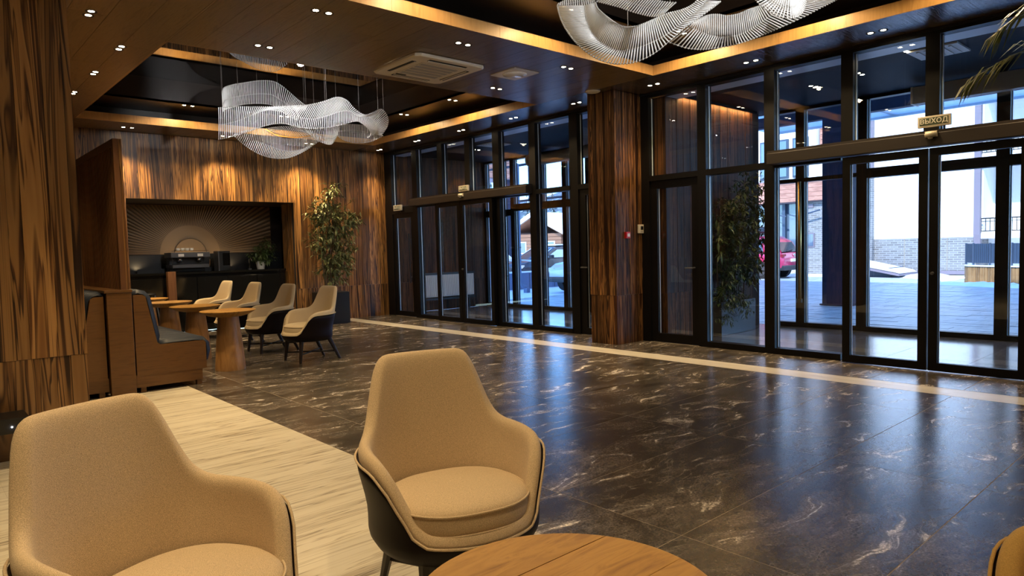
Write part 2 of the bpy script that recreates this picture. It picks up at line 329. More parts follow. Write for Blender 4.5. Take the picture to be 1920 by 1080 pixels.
# ------------------------------------------------------------------ ceiling with two coffers
ce = struct('ceiling', 'dark brown wood plank ceiling with two recessed coffers edged in light oak', 'ceiling')
CX0, CX1 = 2.12, 7.235
COF = [(7.42, 12.14), (.58, 5.305)]
def cslab(x0,x1,y0,y1): box('ceiling_slab', dark_gap, x0,x1,y0,y1, ZC+.014, ZC+.10, ce)
cslab(-7,CX0-.06,-6,13.05); cslab(CX1+.06,8.14,-6,13.05); cslab(CX0-.06,CX1+.06,12.2,13.05); cslab(CX0-.06,CX1+.06,5.365,7.36); cslab(CX0-.06,CX1+.06,-6,.52)
def cplank(x0,x1,y0,y1,m): piece('ceiling_plank', m, x0+.0015,x1-.0015,y0+.0015,y1-.0015, ZC, ZC+.014, ce)
y = -6
while y < 13:
    cplank(CX1, 8.0, y, min(y+.24,13), ceil_wood); y += .24
def runs_y(x0, x1, y0, y1, wd, ln):
    x = x0; i = 0
    while x < x1-.01:
        xx = min(x+wd, x1); yy = y0-(i%3)*ln/3; i += 1
        while yy < y1-.01:
            a, b = max(yy,y0), min(yy+ln,y1)
            if b-a > .02: cplank(x, xx, a, b, ceil_wood_y)
            yy += ln
        x = xx
runs_y(CX0, CX1, 5.305, 7.42, .255, 2.2)
runs_y(CX0, CX1, 12.14, 13.0, .255, 2.2)
runs_y(-.9, CX0, 0, 13.0, .30, 2.6)
runs_y(CX0, CX1, -2.0, .58, .255, 2.6)
piece('ceiling_plank', ceil_wood_y, -7,-.9,-6,13,ZC,ZC+.014,ce); piece('ceiling_plank', ceil_wood_y, -.9,CX1,-6,-2,ZC,ZC+.014,ce); piece('ceiling_plank', ceil_wood_y, -.9,CX0,-2,0,ZC,ZC+.014,ce)
for (y0, y1) in COF:
    t = .03
    def board(x0,x1,a,b): piece('fascia_board', fascia_wood, x0,x1,a,b,ZC,ZC+.122,ce)
    n = 4
    for i in range(n):
        xa = CX0+(CX1-CX0)*i/n; xb = CX0+(CX1-CX0)*(i+1)/n
        board(xa+.001, xb-.001, y1, y1+t); board(xa+.001, xb-.001, y0-t, y0)
        ya = y0+(y1-y0)*i/n; yb = y0+(y1-y0)*(i+1)/n
        board(CX1, CX1+t, ya+.001, yb-.001); board(CX0-t, CX0, ya+.001, yb-.001)
    # ring panel above the fascia (gap all round), riser and gloss film in the middle
    zr = 3.80; ix0, ix1, iy0, iy1 = CX0+.2, CX1-.58, y0+.3, y1-.54
    rp = MB(); ox0, ox1, oy0, oy1 = CX0-.35, CX1+.35, y0-.35, y1+.35
    rp.box(ox0, ix0, oy0, oy1, zr, zr+.03); rp.box(ix1, ox1, oy0, oy1, zr, zr+.03); rp.box(ix0, ix1, oy0, iy0, zr, zr+.03); rp.box(ix0, ix1, iy1, oy1, zr, zr+.03)
    rp.build('coffer_ring', cof_dark, ce)
    rs = MB(); rs.box(ix0-.03, ix0, iy0, iy1, zr, 4.15); rs.box(ix1, ix1+.03, iy0, iy1, zr, 4.15); rs.box(ix0, ix1, iy0-.03, iy0, zr, 4.15); rs.box(ix0, ix1, iy1, iy1+.03, zr, 4.15)
    rs.build('coffer_riser', cof_dark, ce)
    box('gloss_film', mirror_film, ix0-.03, ix1+.03, iy0-.03, iy1+.03, 4.15, 4.18, ce)
    sk = MB(); sk.box(ox0-.02, ox0, oy0, oy1, ZC+.1, zr+.03); sk.box(ox1, ox1+.02, oy0, oy1, ZC+.1, zr+.03); sk.box(ox0, ox1, oy0-.02, oy0, ZC+.1, zr+.03); sk.box(ox0, ox1, oy1, oy1+.02, ZC+.1, zr+.03)
    sk.build('coffer_side', cof_dark, ce)
rf = struct('roof', 'storeys of the building above the lobby', 'roof')
box('upper_storeys', render_w, -8, 10.95, -8, 14.9, 4.3, 11.0, rf)

# ------------------------------------------------------------------ walls
wb = struct('wall_back', 'far wall of upright zebra-grained boards around the coffee bar niche', 'wall')
NX0, NX1, NZ, JZ = 2.935, 5.90, 2.40, .69
bk = MB(); bk.box(-7, NX0, 13.03, 13.1, 0, ZC+.1); bk.box(NX1, 8.14, 13.03, 13.1, 0, ZC+.1); bk.box(NX0, NX1, 13.03, 13.1, NZ, ZC+.1); bk.build('backing', dark_gap, wb)
planks(wb, zebra, '-y', 13.03, 1.0, NX0, 0, JZ, .1, .2); planks(wb, zebra, '-y', 13.03, 1.0, NX0, JZ, ZC, .1, .2)
planks(wb, zebra, '-y', 13.03, NX0, NX1, NZ, ZC, .1, .2)
planks(wb, zebra, '-y', 13.03, NX1, 8.0, JZ, ZC, .1, .2); planks(wb, zebra, '-y', 13.03, NX1, 8.0, 0, JZ, .08, .15)
# niche lining
planks(wb, zebra, '-x', NX1+.03, 13.0, 13.6, 0, NZ, .09, .15, 'reveal_plank'); planks(wb, zebra, '+x', NX0-.03, 13.0, 13.6, 0, NZ, .09, .15, 'reveal_plank')
wn = struct('wall_niche', 'dark recessed walls of the coffee bar niche', 'wall')
box('niche_ceiling', cof_dark, NX0-.03, 6.6, 13.1, 14.4, NZ, NZ+.05, wn)
ln = MB(); ln.box(2.4, 2.44, 13.1, 14.4, 0, NZ); ln.box(6.4, 6.44, 13.1, 14.4, 0, NZ); ln.box(2.4, 6.44, 14.3, 14.36, 0, NZ); ln.build('niche_wall', cof_dark, wn); box('splashback', black, 2.45, 6.39, 14.26, 14.295, 0, 1.435, wn)
# side and rear walls behind the camera close the room
wl = struct('wall_left', 'plain dark timber wall on the near left side of the lobby', 'wall'); box('panelling', bench_wood, -7.05, -6.95, -6, 13.05, 0, ZC+.1, wl)
wr = struct('wall_rear', 'plain dark timber wall behind the seating', 'wall'); box('panelling', bench_wood, -7, 8.14, -6.05, -5.95, 0, ZC+.1, wr)
# foreground column and column at the glass front
def column(label, x0,x1,y0,y1, m, wmin,wmax, faces):
    c = struct('column', label, 'column'); g = .022
    box('core', dark_gap, x0+g,x1-g,y0+g,y1-g, 0, ZC+.05, c)
    for (za, zb) in ((0,JZ),(JZ,ZC)):
        e = 0 if za else .004
        if '-y' in faces: planks(c, m, '-y', y0+g+e, x0, x1, za, zb, wmin, wmax)
        if '-x' in faces: planks(c, m, '-x', x0+g+e, y0, y1, za, zb, wmin, wmax)
        if '+x' in faces: planks(c, m, '+x', x1-g-e, y0, y1, za, zb, wmin, wmax)
        if '+y' in faces: planks(c, m, '+y', y1-g-e, x0, x1, za, zb, wmin, wmax)
    return c
column('broad zebra-wood column in the left foreground behind the beige armchair', .22, 1.0, 5.82, 6.55, zebra_big, .07, .17, ('-y','+x','-x'))
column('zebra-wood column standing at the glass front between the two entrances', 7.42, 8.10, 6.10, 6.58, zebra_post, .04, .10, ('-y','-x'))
# entrance lobby (vestibule) between the two glass fronts
ve = struct('floor', 'grey stone floor of the glazed entrance lobby', 'floor')
box('screed', grout, 8.0, 10.95, -2.0, 13.05, -.08, -.006, ve)
for i in range(4):
    for k in range(18):
        x0 = 8.06+.72*i; y0 = -2+.84*k
        if x0 < 10.7 and y0 < 13: piece('tile', vest_floor, x0+.002, min(x0+.718,10.86), y0+.002, min(y0+.838,13.0), -.03, -.002, ve)
vc = struct('ceiling', 'low-lit black ceiling of the glazed entrance lobby', 'ceiling'); box('ceiling_panel', vest_ceil, 8.14, 10.95, -2, 13.1, ZC-.02, ZC+.1, vc)
wv = struct('wall_vestibule', 'dark zebra-wood wall of the far entrance lobby behind the radiator', 'wall')
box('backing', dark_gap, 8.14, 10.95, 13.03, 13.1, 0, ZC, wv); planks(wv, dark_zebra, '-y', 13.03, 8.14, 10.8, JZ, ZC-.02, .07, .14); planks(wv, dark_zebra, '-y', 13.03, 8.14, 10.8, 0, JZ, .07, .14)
wd_ = struct('wall_divider', 'dark zebra-wood wall between the two entrance lobbies lit by a warm strip along its top', 'wall')
box('backing', dark_gap, 8.16, 10.78, 5.79, 6.9, 0, ZC, wd_)
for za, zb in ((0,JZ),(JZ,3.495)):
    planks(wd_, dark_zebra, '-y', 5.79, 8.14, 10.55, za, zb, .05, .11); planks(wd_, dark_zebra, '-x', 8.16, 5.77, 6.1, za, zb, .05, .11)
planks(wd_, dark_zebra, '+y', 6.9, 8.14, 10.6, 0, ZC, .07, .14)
st = MB(); st.box(8.14, 10.5, 5.70, 5.73, 3.488, 3.498); st.box(8.10, 8.13, 5.73, 6.08, 3.488, 3.498); st.build('led_strip', led_e, wd_); lp = MB(); lp.box(8.06, 10.5, 5.665, 5.675, 3.465, 3.5); lp.box(8.06, 8.07, 5.675, 6.08, 3.465, 3.5); lp.build('led_lip', vest_ceil, wd_)
wz = struct('wall_right', 'dark end wall of the near entrance lobby', 'wall'); box('panelling', dark_zebra, 8.14, 10.8, -2.05, -2.0, 0, ZC, wz)
we = struct('wall_corner', 'dark wall closing the glass front behind the viewer', 'wall'); box('panelling', bench_wood, 8.0, 8.14, -6, -2, 0, ZC, we)

# ------------------------------------------------------------------ glazing: inner front X=8, outer front X=10.8
wcount = [0]
def vbar(par, X, y, wdt, z0, z1, d=.14, name='mullion', m=frame_m): return box(name, m, X, X+d, y-wdt/2, y+wdt/2, z0, z1, par)
def pane(par, X, y0, y1, z0, z1, name='glass_pane', glint=True):
    box(name, glass_m, X+.065, X+.071, y0, y1, z0, z1, par)
    if glint: box('edge_glint', glint_m, X+.073, X+.085, y1-.011, y1-.001, z0+.005, z1-.005, par)  # pale strip standing in for the bright reflection along the glass edge
def hbar(par, X, y0, y1, z0, z1, d=.14, name='transom', m=frame_m): return box(name, m, X, X+d, y0, y1, z0, z1, par)
def bay(label, X, y0, y1, zs, wl=.13, bar_low=None, glint=True):
    """one fixed window bay: panes between the heights zs (pairs), its left mullion at y1"""
    wcount[0] += 1
    b = struct('window_%d' % wcount[0], label, 'window')
    vbar(b, X, y1, wl, 0, ZC)
    a0, a1 = y0+.065, y1-wl/2
    hbar(b, X, a0, a1, 0, .075, name='base_rail'); hbar(b, X, a0, a1, 3.455, ZC, name='head_rail')
    z = .075
    for (t0, t1) in zs: pane(b, X, a0, a1, z, t0, glint=glint); hbar(b, X, a0, a1, t0, t1); z = t1
    pane(b, X, a0, a1, z, 3.455, glint=glint)
    return b
def upper_bay(label, X, y0, y1, z0, wl=.13):
    wcount[0] += 1
    b = struct('window_%d' % wcount[0], label, 'window')
    vbar(b, X, y1, wl, z0, ZC); a0, a1 = y0+.065, y1-wl/2
    hbar(b, X, a0, a1, 3.455, ZC, name='head_rail'); hbar(b, X, a0, a1, z0, z0+.05); pane(b, X, a0, a1, z0+.05, 3.455); return b
dcount = [0]
def leaf(par, X, y0, y1, z1, st=.085, bot=.085, top=.08, d=.06, z0=.008):
    f = MB(); f.box(X, X+d, y0, y0+st, z0, z1); f.box(X, X+d, y1-st, y1, z0, z1); f.box(X, X+d, y0+st, y1-st, z0, z0+bot); f.box(X, X+d, y0+st, y1-st, z1-top, z1)
    f.build('leaf_frame', frame_m, par); box('glass_pane', glass_m, X+.027, X+.033, y0+st, y1-st, z0+bot, z1-top, par)
    box('edge_glint', glint_m, X+.035, X+.045, y1-st-.009, y1-st-.001, z0+bot, z1-top, par)  # same imitated glint along the glass edge of the leaf
def pull(par, X, y, z0, z1, sgn=-1):
    h = MB(); h.tube([(X+sgn*.05,y,z0),(X+sgn*.05,y,z1)], .014); h.tube([(X,y,z0+.12),(X+sgn*.05,y,z0+.12)], .01); h.tube([(X,y,z1-.12),(X+sgn*.05,y,z1-.12)], .01); h.build('pull_handle', black, par)
XI = 8.0
T = [(2.285, 2.36)]
# near entrance
bay('tall inner window bay right of the dark door beside the column', XI, 4.16, 5.105, T)
bay('inner window bay under the left end of the near door beam', XI, 3.24, 4.16, T)
for a, b, nm in ((2.39,3.24,'left'),(1.5,2.39,'right')): upper_bay('inner fanlight above the near sliding door, %s half' % nm, XI, a, b, 2.36)
bay('inner window bay at the right edge of the view', XI, .6, 1.5, T); bay('inner window bay beyond the right edge', XI, -.3, .6, T); bay('last inner window bay beyond the right edge', XI, -1.2, -.3, T); bay('end inner window bay beyond the right edge', XI, -2.0, -1.2, T)
def door(label): dcount[0] += 1; return struct('door_%d' % dcount[0], label, 'door')
d1 = door('narrow black framed glass door right of the zebra-wood column')
vbar(d1, XI, 6.05, .18, 0, ZC); hbar(d1, XI, 5.17, 5.96, 2.285, 2.36); hbar(d1, XI, 5.17, 5.96, 3.455, ZC, name='head_rail'); pane(d1, XI, 5.17, 5.96, 2.36, 3.455)
leaf(d1, XI+.03, 5.17, 5.96, 2.285, .115, .12, .11); h = MB(); h.tube([(XI-.03,5.24,1.06),(XI-.03,5.36,1.06)], .011); h.tube([(XI+.03,5.24,1.06),(XI-.03,5.24,1.06)], .011); h.build('lever_handle', steel, d1)
d2 = door('near pair of sliding glass doors below the right EXIT beam')
leaf(d2, XI-.09, 2.397, 3.25, 2.30); leaf(d2, XI-.09, 1.53, 2.383, 2.30)
lk = MB(); lk.lathe([(.012,0),(.016,.002),(.016,.03),(.012,.032)], 10); 
o = lk.build('lock_cylinder', steel, d2); o.rotation_euler = (0,-math.pi/2,0); o.location = (XI-.088,2.345,1.02)
# far entrance
bay('inner window bay right of the far sliding doors', XI, 7.41, 8.35, T, .15); 
bay('inner window bay under the right end of the far door beam', XI, 8.35, 9.285, T, .17)
bay('inner window bay left of the far sliding doors before the radiator', XI, 10.97, 11.86, T, .17)
for a, b in ((9.285,10.1),(10.1,10.97)): upper_bay('inner fanlight above the far sliding door, %s half' % ('right' if a < 10 else 'left'), XI, a, b, 2.36, .15)
d3 = door('far pair of sliding glass doors below the long bronze beam')
leaf(d3, XI-.07, 9.33, 10.262, 2.30); leaf(d3, XI-.07, 10.274, 11.06, 2.30)
o = lk.build('lock_cylinder', steel, d3); o.rotation_euler = (0,-math.pi/2,0); o.location = (XI-.068,10.22,1.02)
d4 = door('glass door with tall pull handle at the far end of the glass front')
vbar(d4, XI, 12.87, .26, 0, ZC); hbar(d4, XI, 11.95, 12.74, 2.19, 2.33); hbar(d4, XI, 11.95, 12.74, 3.455, ZC, name='head_rail'); pane(d4, XI, 11.95, 12.74, 2.33, 3.455)
leaf(d4, XI+.02, 11.95, 12.74, 2.19, .11, .1, .1); pull(d4, XI+.02, 12.08, .72, 1.75)
d5 = door('glass door with lever handle half hidden left of the zebra-wood column')
vbar(d5, XI, 7.41, .17, 0, ZC); hbar(d5, XI, 6.56, 7.32, 2.285, 2.36); hbar(d5, XI, 6.56, 7.32, 3.455, ZC, name='head_rail'); pane(d5, XI, 6.56, 7.32, 2.36, 3.455)
leaf(d5, XI+.02, 6.56, 7.32, 2.285, .13, .1, .1); h = MB(); h.tube([(XI-.04,7.26,1.06),(XI-.04,7.12,1.06)], .011); h.tube([(XI+.03,7.26,1.06),(XI-.04,7.26,1.06)], .011); h.build('lever_handle', steel, d5)
tr = struct('trim_1', 'pale grey track along the top of the inner glass front', 'trim'); box('track', grey_trim, 8.14, 8.46, -2, 12.9, 3.462, 3.50, tr); box('black_shadow_trim', black, 7.985, 8.0, -2, 12.75, 3.49, 3.515, tr)
# door operator beams
def beam(label, X0, X1, y0, y1, z0, z1):
    t = thing('door_operator_beam', label, 'beam', (0,0,0)); 
    b = MB(); b.box(X0,X1,y0,y1,z0,z1); b.build('housing', frame_b, t, bevel=.008); box('cap_rail', frame_b, X0+.02, X1, y0, y1, z1, z1+.028, t); return t
beam('long bronze sliding-door beam over the near entrance at right', 7.85, 8.0, -.2, 4.12, 2.312, 2.445)
beam('bronze sliding-door beam over the far entrance left of the column', 7.85, 8.0, 8.36, 11.86, 2.30, 2.43)
# outer front
XO = 10.8
TO = [(2.33, 2.39)]
outer = [(5.1,5.62,'beside the planter'),(4.16,5.1,'with the brass tube'),(2.40,4.16,'wide, behind the near sliding doors'),(.6,2.40,'at the right edge of the view'),(-.8,.6,'beyond the right edge'),(-2,-.8,'last beyond the right edge')]
for a, b, t_ in outer[:2]: bay('outer window bay '+t_, XO, a, b, TO, .14)
for a, b, t_ in outer[2:]: bay('outer window bay '+t_, XO, a, b, [(2.30,2.44)], .15)
for a, b, t_ in ((6.9,7.6,'hidden behind the column'),(7.6,8.55,'left of the column'),(8.55,9.62,'beside the door handle'),(9.62,10.3,'with a glimpse of a parked car'),(10.3,11.02,'in front of the snowy chalet'),(11.02,11.98,'in front of the downpipe'),(11.98,12.36,'narrow, at the far end')):
    bay('outer window bay '+t_, XO, a, b, [(2.26,2.42)] if 8.5 < a < 11.9 else [(2.16,2.31)], .12)
bay_far = bay('outer window bay with a tall pull handle against the far wall', XO, 12.36, 13.0, [(2.16,2.31)], .12)
pull(bay_far, XO, 12.2, .62, 1.62)
bt = thing('gold_tube', 'slim golden tube upright at the outer mullion in the near entrance', 'tube', (XO-.05,5.085,0)); b_ = MB().tube([(0,0,.44),(0,0,2.33)], .032, 12); b_.build('tube', gold, bt, True); MB().lathe([(.045,.40),(.045,.46)], 12).build('end_cap', black, bt)  # plain gold-coloured upright beside the mullion

# ------------------------------------------------------------------ armchairs
def lerp_tab(tab, x):
    for (a, va), (b, vb) in zip(tab, tab[1:]):
        if a <= x <= b:
            t = (x-a)/(b-a); t = t*t*(3-2*t)*.4+t*.6; return va+(vb-va)*t
    return tab[-1][1]
HT = [(0,.955),(26,.955),(31,.947),(35,.92),(39,.865),(44,.785),(50,.715),(57,.674),(66,.662),(85,.656),(100,.646),(111,.622),(120,.568),(128,.485),(136,.42),(146,.394),(180,.387)]
def sgnp(v, p): return math.copysign(abs(v)**p, v)
def shell_pt(t, z, inset=0):
    """point of the bowl-shaped shell: t = degrees round from the back, z = height, inset = wall depth from outside"""
    c, s = math.cos(R(t)), math.sin(R(t))
    a, b = .318-inset, (.27 if c > 0 else .315)-inset
    f = min(1, max(0, (z-.39)/.25)); f = f*f*(3-2*f)
    x = a*sgnp(s, .86)*(1+.12*f); y = b*sgnp(c, .86 if c > 0 else .95)
    y += max(0, z-.42)*.19*max(0, min(1, c*1.6))
    return (x, y, z)
NT = 72
def make_armchair(name, label, cloth, group, outer=shell_dark):
    t_ = thing(name, label, 'armchair', group=group)
    rows = []
    angs = [360*i/NT for i in range(NT)]
    prof = []
    for a in angs:
        q = a if a <= 180 else 360-a; h = lerp_tab(HT, q); th = .048
        zi = [.352+(h-.03-.352)*k/7 for k in range(8)]
        col = [shell_pt(a, z, th) for z in zi]
        col += [shell_pt(a, h-.009, th-.008), shell_pt(a, h, th*.5), shell_pt(a, h-.009, .008)]
        col += [shell_pt(a, z, 0) for z in reversed(zi)]
        prof.append(col)
    rows = [[prof[j][i] for j in range(NT)] for i in range(len(prof[0]))]
    MB().grid(rows, True).build('upholstered_shell', cloth, t_, True, sub=1)
    # dark outer shell
    def hd(q): return min(lerp_tab(HT, q)-.042, .60+.012*math.cos(R(q)))
    rows = []
    for k in range(12):
        row = []
        for a in angs:
            q = a if a <= 180 else 360-a; top = hd(q)
            if k < 2: row.append(shell_pt(a, top-.004+.002*k, .004-.012*k))
            elif k < 8: row.append(shell_pt(a, top-(top-.34)*(k-1)/6, -.009))
            else:
                z, s = [(.315,.985),(.285,.93),(.268,.84),(.262,.0)][k-8]; p = shell_pt(a, .34, -.009); row.append((p[0]*s, p[1]*s, z))
        rows.append(row)
    MB().grid(rows, True).build('outer_shell', outer, t_, True)
    pts = [shell_pt(a, hd(a if a <= 180 else 360-a)+.004, -.010) for a in angs]
    MB().tube(pts+[pts[0]], .0048, 6, cap=False).build('piping', cloth, t_, True)
    # seat cushion with welts
    def disc(sc, z):
        o_ = []
        for a in angs:
            c, s = math.cos(R(a)), math.sin(R(a)); o_.append((.270*sc*sgnp(s,.8), -.035+(.238 if c > 0 else .262)*sc*sgnp(c,.88), z))
        return o_
    cu = MB().grid([disc(.001,.37),disc(.9,.37),disc(.97,.378),disc(.995,.392),disc(1.0,.43),disc(.99,.449),disc(.975,.461),disc(.92,.474),disc(.75,.486),disc(.4,.494),disc(.001,.496)], True).build('seat_cushion', cloth, t_, True, sub=1)
    for sc, z in ((.99,.456),(.985,.384)):
        p = disc(sc+.008, z); MB().tube(p+[p[0]], .0042, 6, cap=False).build('welt', cloth, cu, True)
    feet = []
    for sx in (-1, 1):
        for sy in (-1, 1):
            top = Vector((sx*.185, -.20 if sy < 0 else .19, .285)); bot = Vector((sx*.205, -.235 if sy < 0 else .325, 0)); feet.append((top, bot))
            MB().tube([top, top.lerp(bot,.4), bot], .031, 8, .017).build('leg', leg_dark, t_, 'auto')
    for i, j in ((0,3),(2,1)):
        p, q = feet[i][0].lerp(feet[i][1], .62), feet[j][0].lerp(feet[j][1], .62)
        MB().tube([p, q], .010, 8).build('stretcher', leg_dark, t_, True)
    return t_
def put(o, x, y, fx, fy):
    o.location = (x, y, 0); o.rotation_euler = (0, 0, math.atan2(fy, fx)+math.pi/2)
G1 = 'beige armchairs around the near oak table'; G2 = 'cream armchairs along the table row'
c1 = make_armchair('armchair', 'beige woven armchair largest in view, its seat cut by the lower edge', boucle, G1)
c2 = copy_tree(c1); c2['label'] = 'beige woven armchair with round seat cushion standing half on marble behind the near oak table'
put(c1, .525, 2.06, .40, -.915); put(c2, 1.565, 2.12, -.27, -.96)
c3 = make_armchair('armchair', 'ochre armchair of which only a rounded corner shows at the lower right', tan, G1); put(c3, 1.96, .10, -.86, .50)
g1 = make_armchair('armchair', 'cream armchair first in the row, nearest the viewer and in front of the potted bamboo', cream, G2)
names = ['cream armchair second in the row, behind the nearest cream one', 'cream armchair third in the row of four, before the dark bar', 'cream armchair last in the row, farthest toward the dark bar']
for k in range(4):
    g = g1 if k == 0 else copy_tree(g1)
    if k: g['label'] = names[k-1]
    put(g, 3.93, 8.38+1.255*k, -.99, -.05)

# ------------------------------------------------------------------ tables
def make_table(label, group, r=.32, zt=.725, fine=False):
    t_ = thing('pedestal_table', label, 'table', group=group)
    if fine:   # top glued up from boards with visible joints
        cuts = [-r, -.13, .055, .21, r]; prof_n = 28
        for a, b in zip(cuts, cuts[1:]):
            def edge(x0, x1, rr):
                o_ = []
                for i in range(prof_n+1):
                    x = x0+(x1-x0)*i/prof_n; o_.append((x, math.sqrt(max(rr*rr-x*x, 0))))
                return o_
            up = edge(a+.0006, b-.0006, r); poly = up+[(x,-y) for x, y in reversed(up)]
            mb = MB(); n = len(poly)
            def ring(s, z): return [(max(a+.0006, min(b-.0006, x*s)), y*s, z) for x, y in poly]
            mb.grid([ring(.72,zt-.052), ring(.93,zt-.02), ring(1,zt-.005), ring(.996,zt-.0005), ring(.985,zt)], True)
            mb.f.append(tuple(range(4*n, 5*n))); mb.f.append(tuple(range(n))[::-1]); mb.build('top_board', oak, t_)
    else:
        MB().lathe([(.16,zt-.075),(r*.72,zt-.058),(r*.94,zt-.02),(r,zt-.006),(r*.995,zt-.001),(r*.98,zt)], 48).build('table_top', oak, t_, 'auto')
    MB().lathe([(.175,0),(.177,.01),(.168,.12),(.150,.34),(.128,.55),(.118,zt-.06)], 14 if not fine else 40).build('pedestal', oak_v, t_, 'auto'); return t_
ft = make_table('round oak table top at the bottom edge in front of the beige armchair', None, .295, .72, True); ft.location = (.905, .875, 0); ft.rotation_euler = (0,0,R(-90))
t1 = make_table('oak pedestal table nearest in the row, beside the bench end', 'oak pedestal tables along the bench')
for k, nm in enumerate(['', 'oak pedestal table second in the row along the bench', 'oak pedestal table third in the row, half hidden by the bench back', 'oak pedestal table farthest in the row, only its rim showing over the bench']):
    t_ = t1 if k == 0 else copy_tree(t1)
    if k: t_['label'] = nm
    t_.location = (2.95, 8.47+1.22*k, 0); t_.rotation_euler = (0,0,k*1.3)

# ------------------------------------------------------------------ booth: divider, slatted screen, benches
BY0, BY1 = 7.73, 12.7
dv = thing('booth_divider', 'brown timber divider post and low wall between the two leather benches', 'divider')
box('post', bench_wood, 1.52, 1.745, BY0-.01, BY0+.06, 0, 1.04, dv, .004); box('low_wall', bench_wood, 1.55, 1.72, BY0+.06, BY1, 0, 1.03, dv); box('cap_board', bench_wood, 1.50, 1.75, BY0-.02, BY1, 1.04, 1.068, dv, .004)
sc_ = thing('slatted_screen', 'tall slatted timber screen standing on the booth divider behind the column', 'screen')
box('top_rail', ribs_wood, 1.655, 1.705, BY0+.03, BY1, 2.50, 2.575, sc_); box('end_stile', ribs_wood, 1.655, 1.705, BY0, BY0+.06, 1.068, 2.575, sc_); box('backing', dark_gap, 1.69, 1.706, BY0+.05, BY1, 1.068, 2.5, sc_)
k = 0; yy = BY0+.07
while yy < BY1: piece('slat', ribs_wood, 1.66, 1.69, yy, yy+.032, 1.068, 2.50, sc_); yy += .058
planks(sc_, zebra, '+x', 1.706, BY0, BY1, 1.068, 2.575, .12, .2, 'facing_plank', .025)
def bench(label, X, sg):
    b = thing('bench', label, 'bench')
    P = [(0,.17),(0,1.005),(.085,1.005),(.115,.985),(.205,.50),(.235,.475),(.66,.475),(.685,.45),(.685,.17)]
    ep = [(X+sg*u, v) for u, v in P]
    for ya in (BY0+.03, BY1-.04): MB().prism(ep, ya, ya+.032, 'y').build('end_panel', bench_wood, b)
    box('seat_box', bench_wood, min(X+sg*.02,X+sg*.66), max(X+sg*.02,X+sg*.66), BY0+.06, BY1-.04, .17, .42, b)
    kx = sorted((X+sg*-.01, X+sg*.64)); box('plinth', bench_wood, kx[0], kx[1], BY0+.035, BY1-.04, .05, .185, b)
    for yv in (BY0+.04, (BY0+BY1)/2, BY1-.12):
        for u in (.03, .58): xx = sorted((X+sg*u, X+sg*(u+.05))); box('foot', bench_wood, xx[0], xx[1], yv, yv+.06, 0, .05, b)
    # channelled leather
    def leather(nm, line, thick):
        rows = []; n = int((BY1-BY0-.08)/.016)
        nrm = []
        for i in range(len(line)):
            a = Vector(line[max(i-1,0)]); c = Vector(line[min(i+1,len(line)-1)]); d = (c-a).normalized(); nrm.append(Vector((d.y, -d.x)) )
        for k in range(n+1):
            y_ = BY0+.045+(BY1-BY0-.09)*k/n; ch = abs(math.sin(math.pi*(y_-BY0)/.085)); h = thick*(.45+.55*min(1, ch*1.5))
            if k in (0, n): h = thick*.2
            row = [(X+sg*p[0], y_, p[1]) for p in line[:1]]
            for i, p in enumerate(line):
                e = h*(.4 if i in (0, len(line)-1) else 1); q = Vector(p)-nrm[i]*e
                row.append((X+sg*q.x, y_, q.y))
            rows.append(row)
        MB().grid(rows).build(nm, navy, b, True)
    leather('back_cushion', [(.0,1.0),(.045,1.012),(.09,1.0),(.118,.965),(.14,.85),(.165,.70),(.19,.56),(.205,.49)], .05)
    leather('seat_cushion', [(.20,.47),(.32,.472),(.45,.474),(.58,.474),(.655,.465),(.682,.43),(.688,.36),(.688,.25)], .05)
    return b
bench('navy channelled leather bench with wooden end panel facing the oak tables', 1.765, 1)
bench('navy leather bench back-to-back behind the divider, partly behind the column', 1.50, -1)

# ------------------------------------------------------------------ coffee bar niche
pn = thing('relief_panel', 'taupe relief panel with fanned rays around a half-circle above the coffee bar', 'panel', (4.31, 14.26, 1.44))
RX0, RX1, RZ = -1.13, 1.62, .95
box('board', sun_panel, -1.13, 1.62, 0, .03, 0, RZ, pn)
n = 64
for k in range(n+1):
    a = math.pi*k/n; ca, sa = math.cos(a), math.sin(a); r0 = .56
    lim = 9
    if ca > 1e-6: lim = min(lim, RX1/ca)
    if ca < -1e-6: lim = min(lim, RX0/ca)
    if sa > 1e-6: lim = min(lim, RZ/sa)
    if lim < r0+.05: continue
    wa, wb_ = .006, .006+.015*(lim-r0)
    p0, p1 = Vector((ca*r0, sa*r0)), Vector((ca*(lim-.01), sa*(lim-.01))); nn = Vector((-sa, ca))
    q = [p0-nn*wa, p1-nn*wb_, p1+nn*wb_, p0+nn*wa]
    v = [(x_, -.002, max(0.004,z_)) for x_, z_ in q]+[(p0.x, -.004, p0.y), (p1.x, -.05, p1.y)]
    MB().add(v, [(0,1,5,4),(4,5,2,3),(1,2,5),(0,4,3),(0,3,2,1)]).build('ray', ray_m, pn)
arc = MB().tube([(.30*math.cos(math.pi*i/24), -.004, .30*math.sin(math.pi*i/24)) for i in range(25)], .008, 6).build('half_circle', ray_m, pn, True)
bc = thing('bar_counter', 'black gloss coffee bar counter with drawers in the wall niche', 'counter')
box('body', blackgloss, 3.0, 5.85, 13.45, 14.2, 0, 1.06, bc); box('worktop', blackgloss, 2.98, 5.87, 13.42, 14.24, 1.06, 1.10, bc); 
for i in range(5): box('cabinet_front', blackgloss, 3.02+.566*i, 3.57+.566*i, 13.43, 13.45, .1, 1.0, bc, .003)
cm = thing('coffee_machine', 'two group steel espresso machine on the black bar counter', 'coffee machine', (4.10, 13.8, 1.10))
b_ = MB().box(-.33,.33,-.2,.2,.08,.14).build('drip_tray', steel, cm); box('body', black, -.32,.32,.0,.2,.0,.30, cm, .01); box('top_housing', steel, -.35,.35,-.22,.2,.27,.37, cm, .012)
box('cup_rail', chrome, -.33,.33,-.2,.18,.395,.40, cm)
